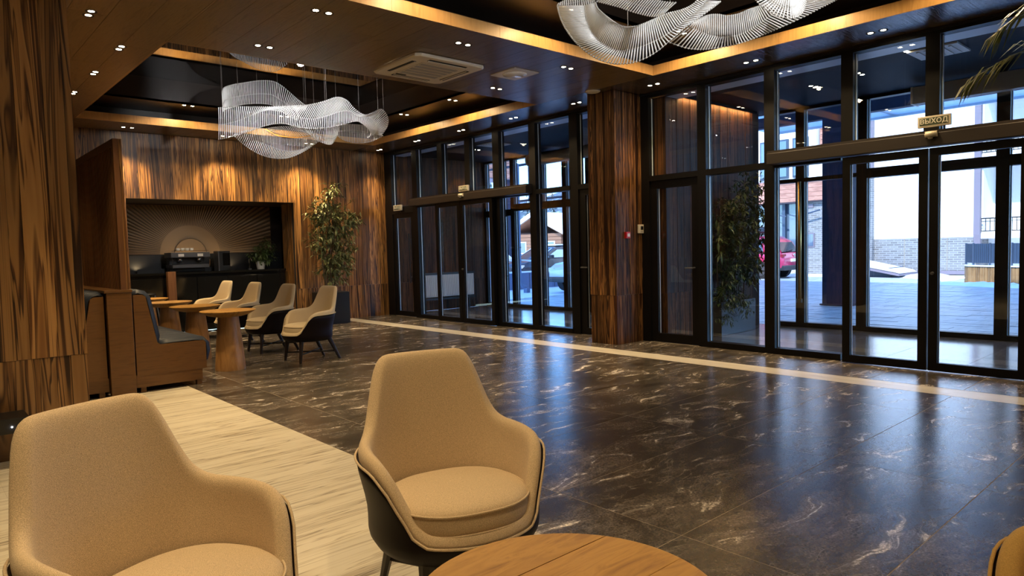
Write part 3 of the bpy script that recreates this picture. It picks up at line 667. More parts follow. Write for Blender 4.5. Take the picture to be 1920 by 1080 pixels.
for x_ in (-.17, .17):
    MB().lathe([(.035,.2),(.04,.27)], 12, (x_,-.13,0)).build('group_head', chrome, cm, True); MB().tube([(x_,-.13,.2),(x_,-.3,.19)], .014, 8).build('portafilter', black, cm)
    box('display', white_pl, x_-.05, x_+.05, -.224,-.22,.29,.34, cm)
for x_ in (-.34, .34): MB().tube([(x_*.97,-.2,.27),(x_*.97,-.26,.22),(x_*.97,-.22,.08)], .006, 6).build('steam_wand', chrome, cm)
for q in range(4): tag(MB().lathe([(.02,0),(.033,.015),(.036,.05),(.033,.05),(.018,.006)], 14).build('cup', white_pl, None, True, loc=(3.93+.08*q, 13.75, 1.50)), 'small white cup on top of the espresso machine, %s from the left' % ORD[q], 'cup', 'cups on the espresso machine')
gd = thing('order_terminal', 'dark boxy order terminal with screen beside the espresso machine', 'terminal', (4.72, 13.75, 1.10)); box('cabinet', black, -.1,.12,-.12,.12,0,.38, gd, .006); box('screen', blackgloss, -.02,.11,-.127,-.12,.1,.34, gd); box('steel_edge', steel, -.11,-.09,-.13,.12,0,.38, gd)
tp = thing('beer_tap', 'small steel tap at the right end of the bar', 'tap', (5.28, 13.8, 1.10)); MB().tube([(0,0,0),(0,0,.2),(0,-.08,.23),(0,-.1,.18)], .014, 8).build('spout', chrome, tp, True); MB().lathe([(.035,0),(.035,.02)], 12).build('base', steel, tp)
stl = thing('bar_stool', 'black metal bar stool at the left end of the coffee bar', 'stool', (3.2, 13.2, 0)); MB().lathe([(.16,.72),(.17,.74),(.16,.76)], 20).build('seat', black, stl)
for sx in (-1,1):
    for sy in (-1,1): MB().tube([(sx*.12,sy*.12,.72),(sx*.2,sy*.2,0)], .012, 6).build('leg', steel, stl)
bp = thing('bar_post', 'slim polished wooden post before the coffee bar', 'post', (3.66, 13.3, 0)); box('shaft', ribs_wood, -.07,.07,-.05,.05,0,1.12, bp, .004); box('foot_plate', black, -.09,.09,-.07,.07,0,.02, bp)

# ------------------------------------------------------------------ plants
def leaf_fan(mb, p, d, ln, wd, droop=.3):
    """one small pointed leaf, bent along its midrib"""
    d = d.normalized(); s = d.cross(Vector((0,0,1)));
    if s.length < .05: s = Vector((1,0,0))
    s.normalize(); u = s.cross(d)
    a = p; b = p+d*ln*.5-Vector((0,0,droop*ln*.15)); c = p+d*ln-Vector((0,0,droop*ln*.6))
    mb.add([a, b+s*wd+u*wd*.3, c, b-s*wd+u*wd*.3, b], [(0,1,4),(1,2,4),(4,2,3),(0,4,3)])
def rvec(r_): return Vector((r_.gauss(0,1), r_.gauss(0,1), r_.gauss(0,1))).normalized()
def bush(par, blobs, n, ln, wd, m, seed, name='foliage', twig=True):
    r_ = random.Random(seed); mb = MB(); tw = MB(); tot = sum(b[3]**2 for b in blobs)
    for (x,y,z,ra) in blobs:
        for k in range(max(1,int(n*ra*ra/tot))):
            d = rvec(r_); e = ra*(r_.random()**.5); sp = Vector((x,y,z))+Vector((d.x,d.y,d.z*.9))*e
            dr = Vector((r_.uniform(-1,1), r_.uniform(-1,1), r_.uniform(-.5,.35)))+d*.5
            for q in range(5): leaf_fan(mb, sp+dr.normalized()*q*ln*.28, dr+rvec(r_)*.9, ln*r_.uniform(.7,1.25), wd*r_.uniform(.7,1.2), r_.uniform(0,.9))
            if twig and k % 3 == 0: tw.tube([sp-dr.normalized()*ln*.8, sp+dr.normalized()*ln*1.2], .0025, 4)
    stuff(mb.build(name, m, par)); 
    if twig and tw.v: stuff(tw.build('twigs', stem_m, par))
bm_ = thing('potted_bamboo', 'tall leafy potted bamboo in a black cube pot against the zebra-wood wall', 'plant', (6.36, 12.50, 0))
pt = MB(); pt.box(-.27,.27,-.27,.27,0,.62); pt.build('pot', black, bm_, bevel=.01); box('soil', soil, -.25,.25,-.25,.25,.60,.625, bm_)
r_ = random.Random(5)
for k in range(5):
    a = r_.uniform(-.1,.1); b2 = r_.uniform(-.08,.08); MB().tube([(a,b2,.6),(a*1.5+r_.uniform(-.05,.05),b2,1.2),(a*2.2+r_.uniform(-.1,.1),b2*1.5,1.9),(a*1.5,b2,2.5)], .013, 6, .006).build('cane', stem_m, bm_, True)
bush(bm_, [(.12,0,2.66,.15),(.05,0,2.42,.2),(-.12,0,2.18,.26),(.3,-.05,2.12,.28),(-.02,-.05,1.98,.3),(.5,0,1.98,.2),(.22,0,1.78,.3),(-.2,0,1.64,.22),(.1,0,1.45,.3),(.38,0,1.42,.2),(.0,0,1.18,.26),(.28,0,1.12,.22),(.12,0,.9,.15)], 600, .105, .021, leaf_m, 3)
np_ = thing('potted_plant', 'small leafy plant at the right end of the coffee bar niche', 'plant', (5.52, 13.84, 1.10)); MB().lathe([(.07,0),(.1,.16),(.092,.16),(.08,.12)], 16).build('pot', white_pl, np_); MB().tube([(0,0,.1),(.02,0,.5)], .01, 6).build('stem', stem_m, np_)
bush(np_, [(.1,-.02,.46,.15),(-.06,-.04,.3,.15),(.12,-.04,.27,.13),(.02,-.05,.28,.13)], 130, .075, .018, leaf_d, 8)
pl = thing('planter', 'long anthracite planter box with tall leafy shrub in the near entrance lobby', 'planter', (9.62, 5.52, 0))
b_ = MB(); 
for (x0,x1,y0,y1) in ((-.50,.50,-.02,.0),(-.50,.50,.23,.25),(-.50,-.48,0,.23),(.48,.50,0,.23)): b_.box(x0,x1,y0,y1,0,.50)
b_.box(-.48,.48,0,.23,0,.04); b_.build('box', pot_m, pl); box('soil', soil, -.48,.48,0,.23,.40,.45, pl)
for k in range(7):
    x_ = -.4+.12*k+r_.uniform(-.04,.04); MB().tube([(x_,.1,.42),(x_+r_.uniform(-.06,.06),.1,1.1),(x_+r_.uniform(-.1,.2),.06,1.9)], .01, 6, .004).build('cane', stem_m, pl, True)
bush(pl, [(.38,.0,2.28,.2),(.1,.02,2.05,.22),(.45,-.02,1.95,.24),(-.25,.02,1.8,.24),(.1,.02,1.7,.28),(.52,.0,1.6,.22),(-.3,.02,1.45,.26),(.05,.02,1.35,.28),(.45,0,1.25,.24),(-.15,.02,1.1,.24),(.25,.02,.98,.24),(-.3,.02,.85,.18),(-.35,.0,.62,.2)], 640, .10, .020, leaf_d, 4)
bush(pl, [(-.38,-.08,.52,.14),(-.1,-.1,.5,.16),(-.5,-.06,.3,.14),(-.02,-.12,.38,.14),(.05,-.1,.48,.1)], 190, .055, .008, leaf_d, 9, 'trailing_foliage', False)
pm = thing('palm', 'potted palm at the right edge of which only frond tips reach into view', 'plant', (6.55, .35, 0))
MB().lathe([(.2,0),(.27,.45),(.25,.45),(.22,.4)], 24).build('pot', pot_m, pm, 'auto'); MB().lathe([(.05,.4),(.045,1.0),(.03,1.5)], 10).build('trunk', stem_m, pm, True)
def frond(pts, ln, seed):
    r_ = random.Random(seed); pts = [Vector(p)-Vector((6.55,.35,0)) for p in pts]; mb = MB(); n = 34; cr = []
    def cat(t):
        k = len(pts)-1; i = min(int(t*k), k-1); f = t*k-i; p0, p1, p2, p3 = pts[max(i-1,0)], pts[i], pts[i+1], pts[min(i+2,k)]
        return .5*((2*p1)+(p2-p0)*f+(2*p0-5*p1+4*p2-p3)*f*f+(3*p1-p0-3*p2+p3)*f**3)
    cr = [cat(i/n) for i in range(n+1)]; mb.tube(cr, .007, 5, .002)
    for i in range(6, n+1):
        d = (cr[i]-cr[i-1]).normalized(); s = d.cross(Vector((0,0,1))).normalized(); L_ = ln*(1-.45*abs(i/n-.45)*2)
        for sg in (-1,1):
            v = (d*.75+s*sg*.75+Vector((0,0,r_.uniform(-.35,.1)))).normalized(); p = cr[i]; q = p+v*L_*.55; e = p+v*L_-Vector((0,0,L_*r_.uniform(.25,.5))); w_ = v.cross(Vector((0,0,1))).normalized()*.009
            mb.add([p+w_*.4, q+w_, e, q-w_, p-w_*.4], [(0,1,3,4),(1,2,3)])
    mb.build('frond', palm_m, pm)
frond([(6.55,.35,1.4),(6.42,.75,2.35),(6.35,1.15,2.74),(6.3,1.42,2.70),(6.28,1.62,2.58)], .34, 1)
frond([(6.55,.35,1.4),(6.4,.62,2.6),(6.35,.95,3.02),(6.3,1.22,3.06),(6.28,1.45,2.92)], .36, 2)
frond([(6.55,.35,1.2),(6.45,.7,1.0),(6.38,1.0,.85),(6.33,1.16,.70)], .26, 3)
frond([(6.55,.35,1.4),(6.8,.2,2.3),(7.0,.0,2.7),(7.2,-.3,2.5)], .36, 4); frond([(6.55,.35,1.4),(6.3,.1,2.3),(6.1,-.2,2.6),(5.9,-.5,2.4)], .36, 5)

# ------------------------------------------------------------------ chandeliers: wavy ribbons of clear rods
RIB_FAR = [[[(3.446,9.866,3.44),(3.597,9.749,3.452),(3.818,9.599,3.451),(4.042,9.448,3.454),(4.247,9.317,3.469),(4.443,9.224,3.487),(4.642,9.128,3.541),(4.82,9.044,3.611),(4.964,9.019,3.582),(5.101,9.042,3.481),(5.268,9.051,3.414),(5.429,9.063,3.471),(5.59,9.097,3.539),(5.724,9.151,3.443),(5.77,9.247,3.325),(5.746,9.377,3.21)],[(3.44,9.869,3.206),(3.588,9.754,3.238),(3.778,9.619,3.32),(3.968,9.484,3.402),(4.147,9.365,3.376),(4.339,9.273,3.312),(4.522,9.186,3.294),(4.698,9.102,3.345),(4.895,9.052,3.423),(5.048,9.068,3.436),(5.189,9.089,3.39),(5.334,9.108,3.394),(5.464,9.157,3.386),(5.57,9.225,3.317),(5.63,9.314,3.26),(5.635,9.43,3.215)],[(3.428,9.874,3.006),(3.58,9.757,3.045),(3.77,9.623,3.12),(3.96,9.487,3.195),(4.141,9.368,3.223),(4.321,9.282,3.179),(4.493,9.2,3.163),(4.692,9.105,3.182),(4.888,9.055,3.23),(5.056,9.064,3.292),(5.186,9.09,3.317),(5.303,9.123,3.275),(5.405,9.185,3.235),(5.485,9.265,3.194),(5.524,9.365,3.165),(5.55,9.47,3.167)]],[[(3.613,10.174,3.724),(3.701,10.329,3.837),(3.869,10.446,3.926),(4.068,10.492,3.992),(4.292,10.509,4.057),(4.502,10.482,4.074),(4.629,10.446,4.016),(4.743,10.385,3.904),(4.81,10.255,3.781),(4.876,10.125,3.674)],[(3.613,10.174,3.568),(3.699,10.33,3.656),(3.849,10.455,3.734),(4.048,10.502,3.801),(4.284,10.512,3.859),(4.481,10.492,3.866),(4.594,10.463,3.806),(4.683,10.414,3.739),(4.724,10.296,3.639),(4.791,10.165,3.563)],[(3.615,10.173,3.462),(3.7,10.329,3.526),(3.843,10.458,3.593),(4.03,10.511,3.669),(4.278,10.515,3.715),(4.475,10.495,3.712),(4.574,10.472,3.651),(4.65,10.43,3.591),(4.692,10.311,3.514),(4.747,10.186,3.455)]],[[(3.754,10.107,3.152),(3.918,10.076,3.206),(4.097,10.038,3.247),(4.254,10.058,3.191),(4.448,10.084,3.138),(4.637,10.081,3.146),(4.806,10.024,3.176),(4.964,9.972,3.214)],[(3.74,10.113,3.13),(3.889,10.089,3.104),(4.064,10.053,3.049),(4.246,10.062,2.999),(4.441,10.087,2.958),(4.63,10.084,2.964),(4.801,10.026,3.024),(4.976,9.967,3.153)],[(3.728,10.119,3.122),(3.849,10.109,3.016),(4.009,10.08,2.906),(4.189,10.089,2.847),(4.384,10.114,2.837),(4.574,10.111,2.868),(4.772,10.04,2.97),(4.988,9.96,3.135)]],[[(5.243,10.005,3.385),(5.392,9.956,3.416),(5.542,9.907,3.424),(5.668,9.813,3.407),(5.768,9.677,3.349),(5.851,9.548,3.252)],[(5.267,9.993,3.299),(5.389,9.958,3.322),(5.539,9.908,3.337),(5.665,9.815,3.319),(5.765,9.678,3.262),(5.858,9.545,3.236)],[(5.28,9.988,3.261),(5.384,9.96,3.188),(5.532,9.911,3.146),(5.659,9.818,3.137),(5.761,9.68,3.159),(5.864,9.542,3.228)]],[[(4.596,9.705,3.247),(4.714,9.621,3.246),(4.832,9.536,3.245),(5.021,9.585,3.278),(5.174,9.65,3.31)],[(4.646,9.681,3.204),(4.737,9.61,3.158),(4.841,9.532,3.112),(5.002,9.594,3.12),(5.136,9.668,3.188)],[(4.67,9.669,3.175),(4.747,9.605,3.084),(4.85,9.528,3.024),(4.993,9.598,3.034),(5.107,9.682,3.126)]],[[(4.371,10.477,3.338),(4.517,10.37,3.359),(4.664,10.263,3.366),(4.757,10.181,3.371)],[(4.422,10.452,3.301),(4.569,10.345,3.315),(4.689,10.251,3.308),(4.809,10.157,3.303)],[(4.474,10.428,3.264),(4.592,10.334,3.228),(4.739,10.227,3.214),(4.914,10.107,3.236)]]]
RIB_NEAR = [[[(4.139,3.977,3.354),(4.061,3.87,3.217),(3.998,3.741,3.068),(3.949,3.587,2.921),(3.955,3.434,2.795),(3.977,3.284,2.719),(3.994,3.142,2.691),(4.032,3.052,2.703),(4.111,2.986,2.755),(4.189,2.919,2.835),(4.274,2.857,2.922),(4.372,2.817,2.994),(4.477,2.766,3.074),(4.563,2.745,3.137)],[(4.261,3.785,3.327),(4.172,3.695,3.193),(4.095,3.587,3.062),(4.029,3.461,2.945),(4.012,3.344,2.856),(4.009,3.233,2.803),(4.005,3.125,2.788),(4.036,3.046,2.797),(4.101,3.001,2.829),(4.17,2.95,2.873),(4.248,2.898,2.937),(4.339,2.869,3.01),(4.431,2.839,3.084),(4.51,2.83,3.155)],[(4.307,3.712,3.344),(4.22,3.619,3.259),(4.147,3.504,3.172),(4.08,3.379,3.082),(4.052,3.281,3.012),(4.038,3.188,2.967),(4.023,3.096,2.944),(4.037,3.044,2.949),(4.089,3.02,2.975),(4.144,2.991,3.003),(4.215,2.95,3.038),(4.313,2.911,3.069),(4.404,2.881,3.115),(4.49,2.861,3.185)]],[[(4.139,3.977,3.354),(4.216,3.95,3.345),(4.297,3.915,3.352),(4.378,3.88,3.381),(4.453,3.856,3.427)],[(4.141,3.974,3.364),(4.216,3.949,3.38),(4.297,3.915,3.402),(4.375,3.885,3.433),(4.453,3.855,3.467)],[(4.146,3.967,3.374),(4.217,3.949,3.412),(4.294,3.92,3.45),(4.371,3.891,3.481),(4.453,3.855,3.507)]],[[(4.468,3.831,3.423),(4.567,3.799,3.414),(4.671,3.76,3.4),(4.775,3.72,3.377),(4.81,3.634,3.336),(4.847,3.543,3.301),(4.873,3.472,3.298)],[(4.501,3.78,3.456),(4.6,3.748,3.454),(4.699,3.715,3.445),(4.8,3.681,3.428),(4.83,3.602,3.39),(4.867,3.512,3.351),(4.9,3.428,3.343)],[(4.532,3.73,3.492),(4.632,3.697,3.498),(4.731,3.664,3.496),(4.832,3.63,3.487),(4.862,3.552,3.449),(4.895,3.468,3.411),(4.931,3.379,3.387)]],[[(4.619,3.219,2.967),(4.729,3.146,2.928),(4.833,3.084,2.921),(4.93,3.033,2.933),(5.034,2.969,2.954),(5.147,2.893,2.988),(5.267,2.805,3.041),(5.402,2.694,3.109),(5.454,2.544,3.157),(5.447,2.4,3.189),(5.425,2.283,3.208),(5.387,2.189,3.226)],[(4.699,3.092,3.073),(4.78,3.065,3.048),(4.866,3.032,3.025),(4.952,2.998,3.019),(5.035,2.968,3.027),(5.133,2.915,3.05),(5.231,2.862,3.104),(5.337,2.796,3.186),(5.362,2.688,3.239),(5.338,2.574,3.257),(5.318,2.452,3.273),(5.289,2.344,3.281)],[(4.72,3.058,3.11),(4.795,3.042,3.148),(4.87,3.025,3.179),(4.952,2.997,3.192),(5.035,2.967,3.191),(5.126,2.926,3.212),(5.217,2.884,3.255),(5.309,2.841,3.29),(5.32,2.756,3.311),(5.289,2.651,3.323),(5.257,2.549,3.327),(5.223,2.449,3.33)]],[[(4.687,2.549,3.14),(4.69,2.497,3.07),(4.7,2.435,3.012),(4.709,2.374,2.964),(4.723,2.304,2.938),(4.822,2.287,2.967),(4.91,2.29,3.029),(4.986,2.309,3.113),(5.05,2.349,3.183)],[(4.716,2.503,3.152),(4.716,2.456,3.096),(4.719,2.405,3.051),(4.721,2.354,3.016),(4.723,2.304,3.0),(4.813,2.302,3.031),(4.894,2.315,3.082),(4.967,2.339,3.143),(5.031,2.379,3.2)],[(4.745,2.458,3.164),(4.741,2.416,3.133),(4.738,2.375,3.108),(4.731,2.339,3.09),(4.724,2.303,3.079),(4.804,2.317,3.106),(4.88,2.337,3.142),(4.951,2.365,3.184),(5.018,2.4,3.229)]]]
def catmull(P, t):
    k = len(P)-1; x = min(max(t,0),1)*k; i = min(int(x), k-1); f = x-i
    p0, p1, p2, p3 = [Vector(P[j]) for j in (max(i-1,0), i, i+1, min(i+2,k))]
    return .5*((2*p1)+(p2-p0)*f+(2*p0-5*p1+4*p2-p3)*f*f+(3*p1-p0-3*p2+p3)*f**3)
def chandelier(label, ribs, pitch, rad, bead, ceil_z, wires):
    t_ = thing('chandelier', label, 'chandelier'); allp = []
    for rails in ribs:
        dense = [catmull(rails[1], i/200) for i in range(201)]; ln = [0]
        for a, b in zip(dense, dense[1:]): ln.append(ln[-1]+(b-a).length)
        l0 = [catmull(rails[0], i/200) for i in range(201)]; l2 = [catmull(rails[2], i/200) for i in range(201)]
        w0 = sum((b-a).length for a, b in zip(l0, l0[1:])); w2 = sum((b-a).length for a, b in zip(l2, l2[1:]))
        n = int(max(ln[-1], w0*.8, w2*.8)/pitch); rods = MB(); beads = MB(); k = 0; R3 = [[],[],[]]
        for i in range(n+1):
            s = ln[-1]*i/n
            while k < 199 and ln[k+1] < s: k += 1
            u = (k+(s-ln[k])/max(1e-6, ln[k+1]-ln[k]))/200
            p = [catmull(r_, u) for r_ in rails]
            rods.tube([p[0], p[1]], rad, 5); rods.tube([p[1], p[2]], rad, 5)
            for j in range(3):
                R3[j].append(p[j]); q = p[j]; b = bead
                beads.add([q+Vector((b,0,0)),q+Vector((0,b,0)),q-Vector((b,0,0)),q-Vector((0,b,0)),q+Vector((0,0,b)),q-Vector((0,0,b))],[(0,1,4),(1,2,4),(2,3,4),(3,0,4),(1,0,5),(2,1,5),(3,2,5),(0,3,5)])
        stuff(rods.build('glass_rods', rods_m, t_, True)); stuff(beads.build('bead_row', bead_m, t_, True))
        fr = MB()
        for j in range(3): fr.tube(R3[j], rad*.55, 5)
        fr.build('ribbon_frame', wire_m, t_, True)
        allp += [max(R3[0][q], R3[2][q], key=lambda v: v.z) for q in (2, len(R3[0])//2, len(R3[0])-3)]
    for p in allp[:wires]: MB().tube([p, (p.x, p.y, ceil_z)], .0022, 4).build('suspension_wire', wire_m, t_)
    return t_
chandelier('wavy clear rod chandelier hanging in the far ceiling coffer before the bar wall', RIB_FAR, .026, .0062, .0115, 4.15, 14)
chandelier('large wavy clear rod chandelier cut off by the upper edge of the view', RIB_NEAR, .0205, .0058, .0095, 4.15, 10)

# ------------------------------------------------------------------ ceiling fittings
def lamp_pair(x, y, label, group, z=ZC, along='x', power=SPOT_W, twin=True, glow=lamp_e, aim=(0,0,-1), size=84, blend=.7):
    t_ = thing('downlight', label, 'ceiling light', (x, y, z), group=group)
    for s in ((-.062, .062) if twin else (0,)):
        dx, dy = (s, 0) if along == 'x' else (0, s)
        MB().lathe([(.040,0),(.046,-.004),(.046,.0),(.032,.0)], 16, (dx,dy,0), cap=False).build('rim', black, t_, True)
        MB().lathe([(.0,-.001),(.024,-.001),(.025,.002)], 14, (dx,dy,0), cap=False).build('bulb', glow, t_, True)
    spot(t_, (0,0,-.02), power, size, blend, aim=aim)
    return t_
for i in range(9): lamp_pair(7.65, 12.6-1.4*i, 'twin downlight along the glass front, %s from the far corner' % ORD[i], 'downlights along the glass front', along='y', power=SPOT_W*.85)
for i, x in enumerate((2.93, 4.51, 6.08)):
    lamp_pair(x, 7.0, 'twin downlight on the beam between coffers beside the far coffer, %s from the column' % ORD[i], 'downlights between the coffers')
    lamp_pair(x, 5.7, 'twin downlight on the beam between coffers beside the near coffer, %s from the column' % ORD[i], 'downlights between the coffers')
    lamp_pair(x, 12.6, 'twin downlight against the bar wall, %s from the screen' % ORD[i], 'downlights along the bar wall', power=SPOT_W*1.9, size=96)
for i, y in enumerate((6.95, 7.9, 9.13, 10.35, 11.6)): lamp_pair(1.81 if i else 1.37, y, 'downlight beside the foreground column, %s going to the far wall' % ORD[i], 'downlights beside the foreground column', power=SPOT_W*1.1, along='y')
for i, (x, y) in enumerate(((6.82,8.94),(6.82,10.36),(3.61,11.69),(5.2,11.69))): lamp_pair(x, y, 'twin downlight inside the far coffer, ' + ('right side toward the column','right side toward the bar','back side toward the screen','back side behind the chandelier')[i], 'downlights inside the far coffer', z=3.80, power=SPOT_W*.22, size=166, blend=.25)
for i, (x, y) in enumerate(((6.82,4.6),(6.82,3.2),(6.82,1.8),(3.61,4.86),(5.2,4.86))): lamp_pair(x, y, 'twin downlight inside the near coffer, %s round its edge' % ORD[i], 'downlights inside the near coffer', z=3.80, power=SPOT_W*.22, size=166, blend=.25)
for i, (x, y) in enumerate(((1.5,4.4),(1.5,2.9),(.3,4.4),(.3,2.9),(1.5,1.2),(.3,1.2))): lamp_pair(x, y, 'twin downlight above the near seating, out of view, %s' % ORD[i], 'downlights above the near seating', power=SPOT_W*.72)
for i, (x, y) in enumerate(((-1.5,4.4),(-1.5,1.5),(1.5,-1.2),(4.5,-.6),(-1.5,8.0))): lamp_pair(x, y, 'twin downlight behind the viewer, %s' % ORD[i], 'downlights behind the viewer', power=SPOT_W)
for i, (x, y) in enumerate(((9.3,3.6),(9.5,4.3),(8.7,2.85),(9.3,1.6),(9.3,11.4),(9.3,9.6),(9.3,8.0))): lamp_pair(x, y, 'twin downlight in the %s entrance lobby, %s from the column' % (('near' if i < 4 else 'far'), ORD[[1,0,2,3,2,1,0][i]]), 'downlights in the entrance lobbies', z=ZC-.02, power=SPOT_W*.8, glow=lamp_e)
ul = thing('counter_light', 'slim black uplight bar on the bar counter washing the relief panel', 'light', (4.2, 14.12, 1.10)); box('bar', black, -.9,.9,-.02,.02,0,.025, ul); box('glare_shield', black, -.9,.9,-.025,-.02,0,.07, ul)
for x_ in (-.85,0,.85): spot(ul, (x_,0,.04), 4.6, 155, .8, WARM, (.0,.18,1))
pj = thing('projector_spot', 'black adjustable spotlight with cool white beam aimed at the far chandelier', 'spotlight', (3.62, 7.62, 3.60))
MB().lathe([(.045,0),(.05,.14),(.03,.16)], 16).build('housing', black, pj, 'auto').rotation_euler = (R(-60),0,R(-12)); MB().lathe([(.0,-.004),(.04,-.002),(.046,.004)], 16).build('lens', lamp_w, pj, True).rotation_euler = (R(60)*-1,0,R(-12)); MB().tube([(0,-.06,.05),(0,-.15,.03)], .012, 6).build('bracket', black, pj)
spot(pj, (.03,.06,-.03), 130, 70, .5, (.95,.97,1), (.42,1,-.03), .04)
pj2 = copy_tree(pj); pj2.location = (3.7, .84, 3.60); pj2['label'] = 'added black spotlight out of view, brightening the near chandelier'  # unseen copy, added to brighten the near chandelier
lamp_pair(.55, 9.3, 'added twin downlight unseen behind the foreground column, brightening the slatted screen', None, power=SPOT_W*.9)  # extra lamp added out of sight to light the near side of the screen
ac = thing('air_conditioner', 'cream square ceiling cassette air conditioner with slotted grille', 'air conditioner', (4.75, 6.67, ZC-.004)); S_ = .48
pl_ = MB(); z0 = -.035; c_ = .05
def oct_(s, z): return [(s-c_,-s,z),(s,-s+c_,z),(s,s-c_,z),(s-c_,s,z),(-s+c_,s,z),(-s,s-c_,z),(-s,-s+c_,z),(-s+c_,-s,z)]
pl_.grid([oct_(S_,0), oct_(S_,z0+.012), oct_(S_-.012,z0)], True); pl_.f.append(tuple(range(16,24))); pl_.build('panel', cream_pl, ac)
for k in range(4):
    a = k*math.pi/2; f_ = box('air_slot', dark_gap, -.26,.26,-.40,-.345,z0-.004,z0+.001, ac); f_.rotation_euler = (0,0,a); f_ = box('louvre', cream_pl, -.255,.255,-.365,-.348,z0-.010,z0-.003, ac); f_.rotation_euler = (R(0),0,a)
gr = box('return_grille', cream_pl, -.27,.27,-.27,.27,z0-.006,z0-.001, ac)
for k in range(5): box('grille_bar', grille_m, -.25,.25,-.235+.1*k,-.17+.1*k,z0-.009,z0-.006, gr)
box('badge', dark_gap, -.25,-.12,.285,.315,z0-.006,z0, ac)
hp = thing('light_panel', 'square white glossy ceiling panel with shallow dished centre beside the air conditioner', 'panel', (5.75, 6.27, ZC)); box('plate', white_pl, -.2,.2,-.22,.22,-.012,0, hp); MB().lathe([(.15,-.012),(.145,-.02),(.10,-.03),(.0,-.034)], 28).build('dish', mat('white_gloss', (.75,.76,.8), .08), hp, True)
tag(MB().lathe([(.105,0),(.105,-.012),(.09,-.02),(.0,-.02)], 28).build('ceiling_speaker', cream_pl, None, 'auto', loc=(7.25,6.33,ZC)), 'round flat cream ceiling speaker above the zebra-wood column', 'speaker')
for i,(x,y) in enumerate(((8.9,2.6),(9.1,10.6))):
    v_ = thing('ceiling_vent', 'square white ceiling vent in the %s entrance lobby' % ('near','far')[i], 'vent', (x,y,ZC-.02)); box('frame', white_pl, -.25,.25,-.25,.25,-.02,0, v_)
    for k in range(5): box('vane', white_pl, -.2,.2,-.18+.08*k,-.15+.08*k,-.03,-.02, v_)
# exit signs, motion sensors, alarm, thermostat
def exit_sign(label, x, y, z, wd, ht):
    t_ = thing('exit_sign', label, 'sign', (x, y, z), group=None); box('case', cream_pl, -.018,.018,-wd/2,wd/2,0,ht, t_, .004)
    box('green_field', sign_g, -.0205,-.0185,-wd*.43,wd*.43,ht*.17,ht*.83, t_)
    cu = bpy.data.curves.new('lettering', 'FONT'); cu.body = 'ВЫХОД'; cu.size = ht*.60; cu.align_x = 'CENTER'; cu.align_y = 'CENTER'; cu.extrude = .001; cu.offset = .0009; cu.resolution_u = 4; cu.materials.append(sign_w)
    o_ = bpy.data.objects.new('lettering', cu); me = bpy.data.meshes.new_from_object(o_); bpy.data.objects.remove(o_); o = bpy.data.objects.new('lettering', me); COL.objects.link(o); o.parent = t_; o.location = (-.022, 0, ht/2); o.rotation_euler = (R(90),0,R(-90)); o.scale = (1.02,1,1)
    for s in (-.3,.3): box('bracket', black, -.005,.01,wd*s-.008,wd*s+.008,-.035,0, t_)
    return t_
exit_sign('green and cream ВЫХОД exit sign on the near door beam at right', 7.87, 2.33, 2.505, .30, .11)
exit_sign('ВЫХОД exit sign on the far bronze door beam', 7.87, 10.05, 2.465, .28, .105)
exit_sign('ВЫХОД exit sign over the last glass door in the far corner', 7.96, 12.45, 2.25, .30, .115)
def sensor(label, x, y, z):
    t_ = thing('motion_sensor', label, 'sensor', (x,y,z)); MB().lathe([(.0,0),(.052,0),(.056,.03),(.045,.05)], 18).build('dome', cream_pl, t_, True); box('back_plate', cream_pl, 0,.02,-.055,.055,.0,.06, t_); MB().lathe([(.0,-.022),(.02,-.018),(.026,0)], 12, (-.015,0,0)).build('lens', cream_pl, t_, True)
sensor('cream motion sensor under the right exit sign', 7.83, 2.35, 2.40); sensor('cream motion sensor on the far door beam', 7.83, 10.1, 2.37)
fa = thing('fire_alarm', 'small red fire alarm call point on the zebra-wood column', 'alarm', (7.66, 6.095, 1.49)); box('case', red_pl, -.045,.045,-.04,0,0,.09, fa, .006); box('window', white_pl, -.02,.028,-.044,-.04,.025,.068, fa)
fa.location = (7.64, 6.095, 1.485)
th = thing('thermostat', 'small cream thermostat with dark display on the zebra-wood column', 'thermostat', (7.955, 6.095, 1.555)); box('case', cream_pl, -.062,.062,-.03,0,0,.125, th, .006); box('display', black, -.02,.035,-.033,-.03,.05,.1, th); box('button_row', grille_m, -.03,.03,-.033,-.03,.018,.026, th)
sb = thing('subwoofer', 'low black box with a tiny white light fixed near the foot of the foreground column', 'speaker box', (.44, 5.66, 0)); box('cabinet', black, -.16,.16,-.13,.155,.245,.345, sb, .006); MB().lathe([(.004,0),(.004,.003)], 8).build('indicator', lamp_w, sb, loc=(.06,-.131,.29)).rotation_euler = (R(90),0,0)
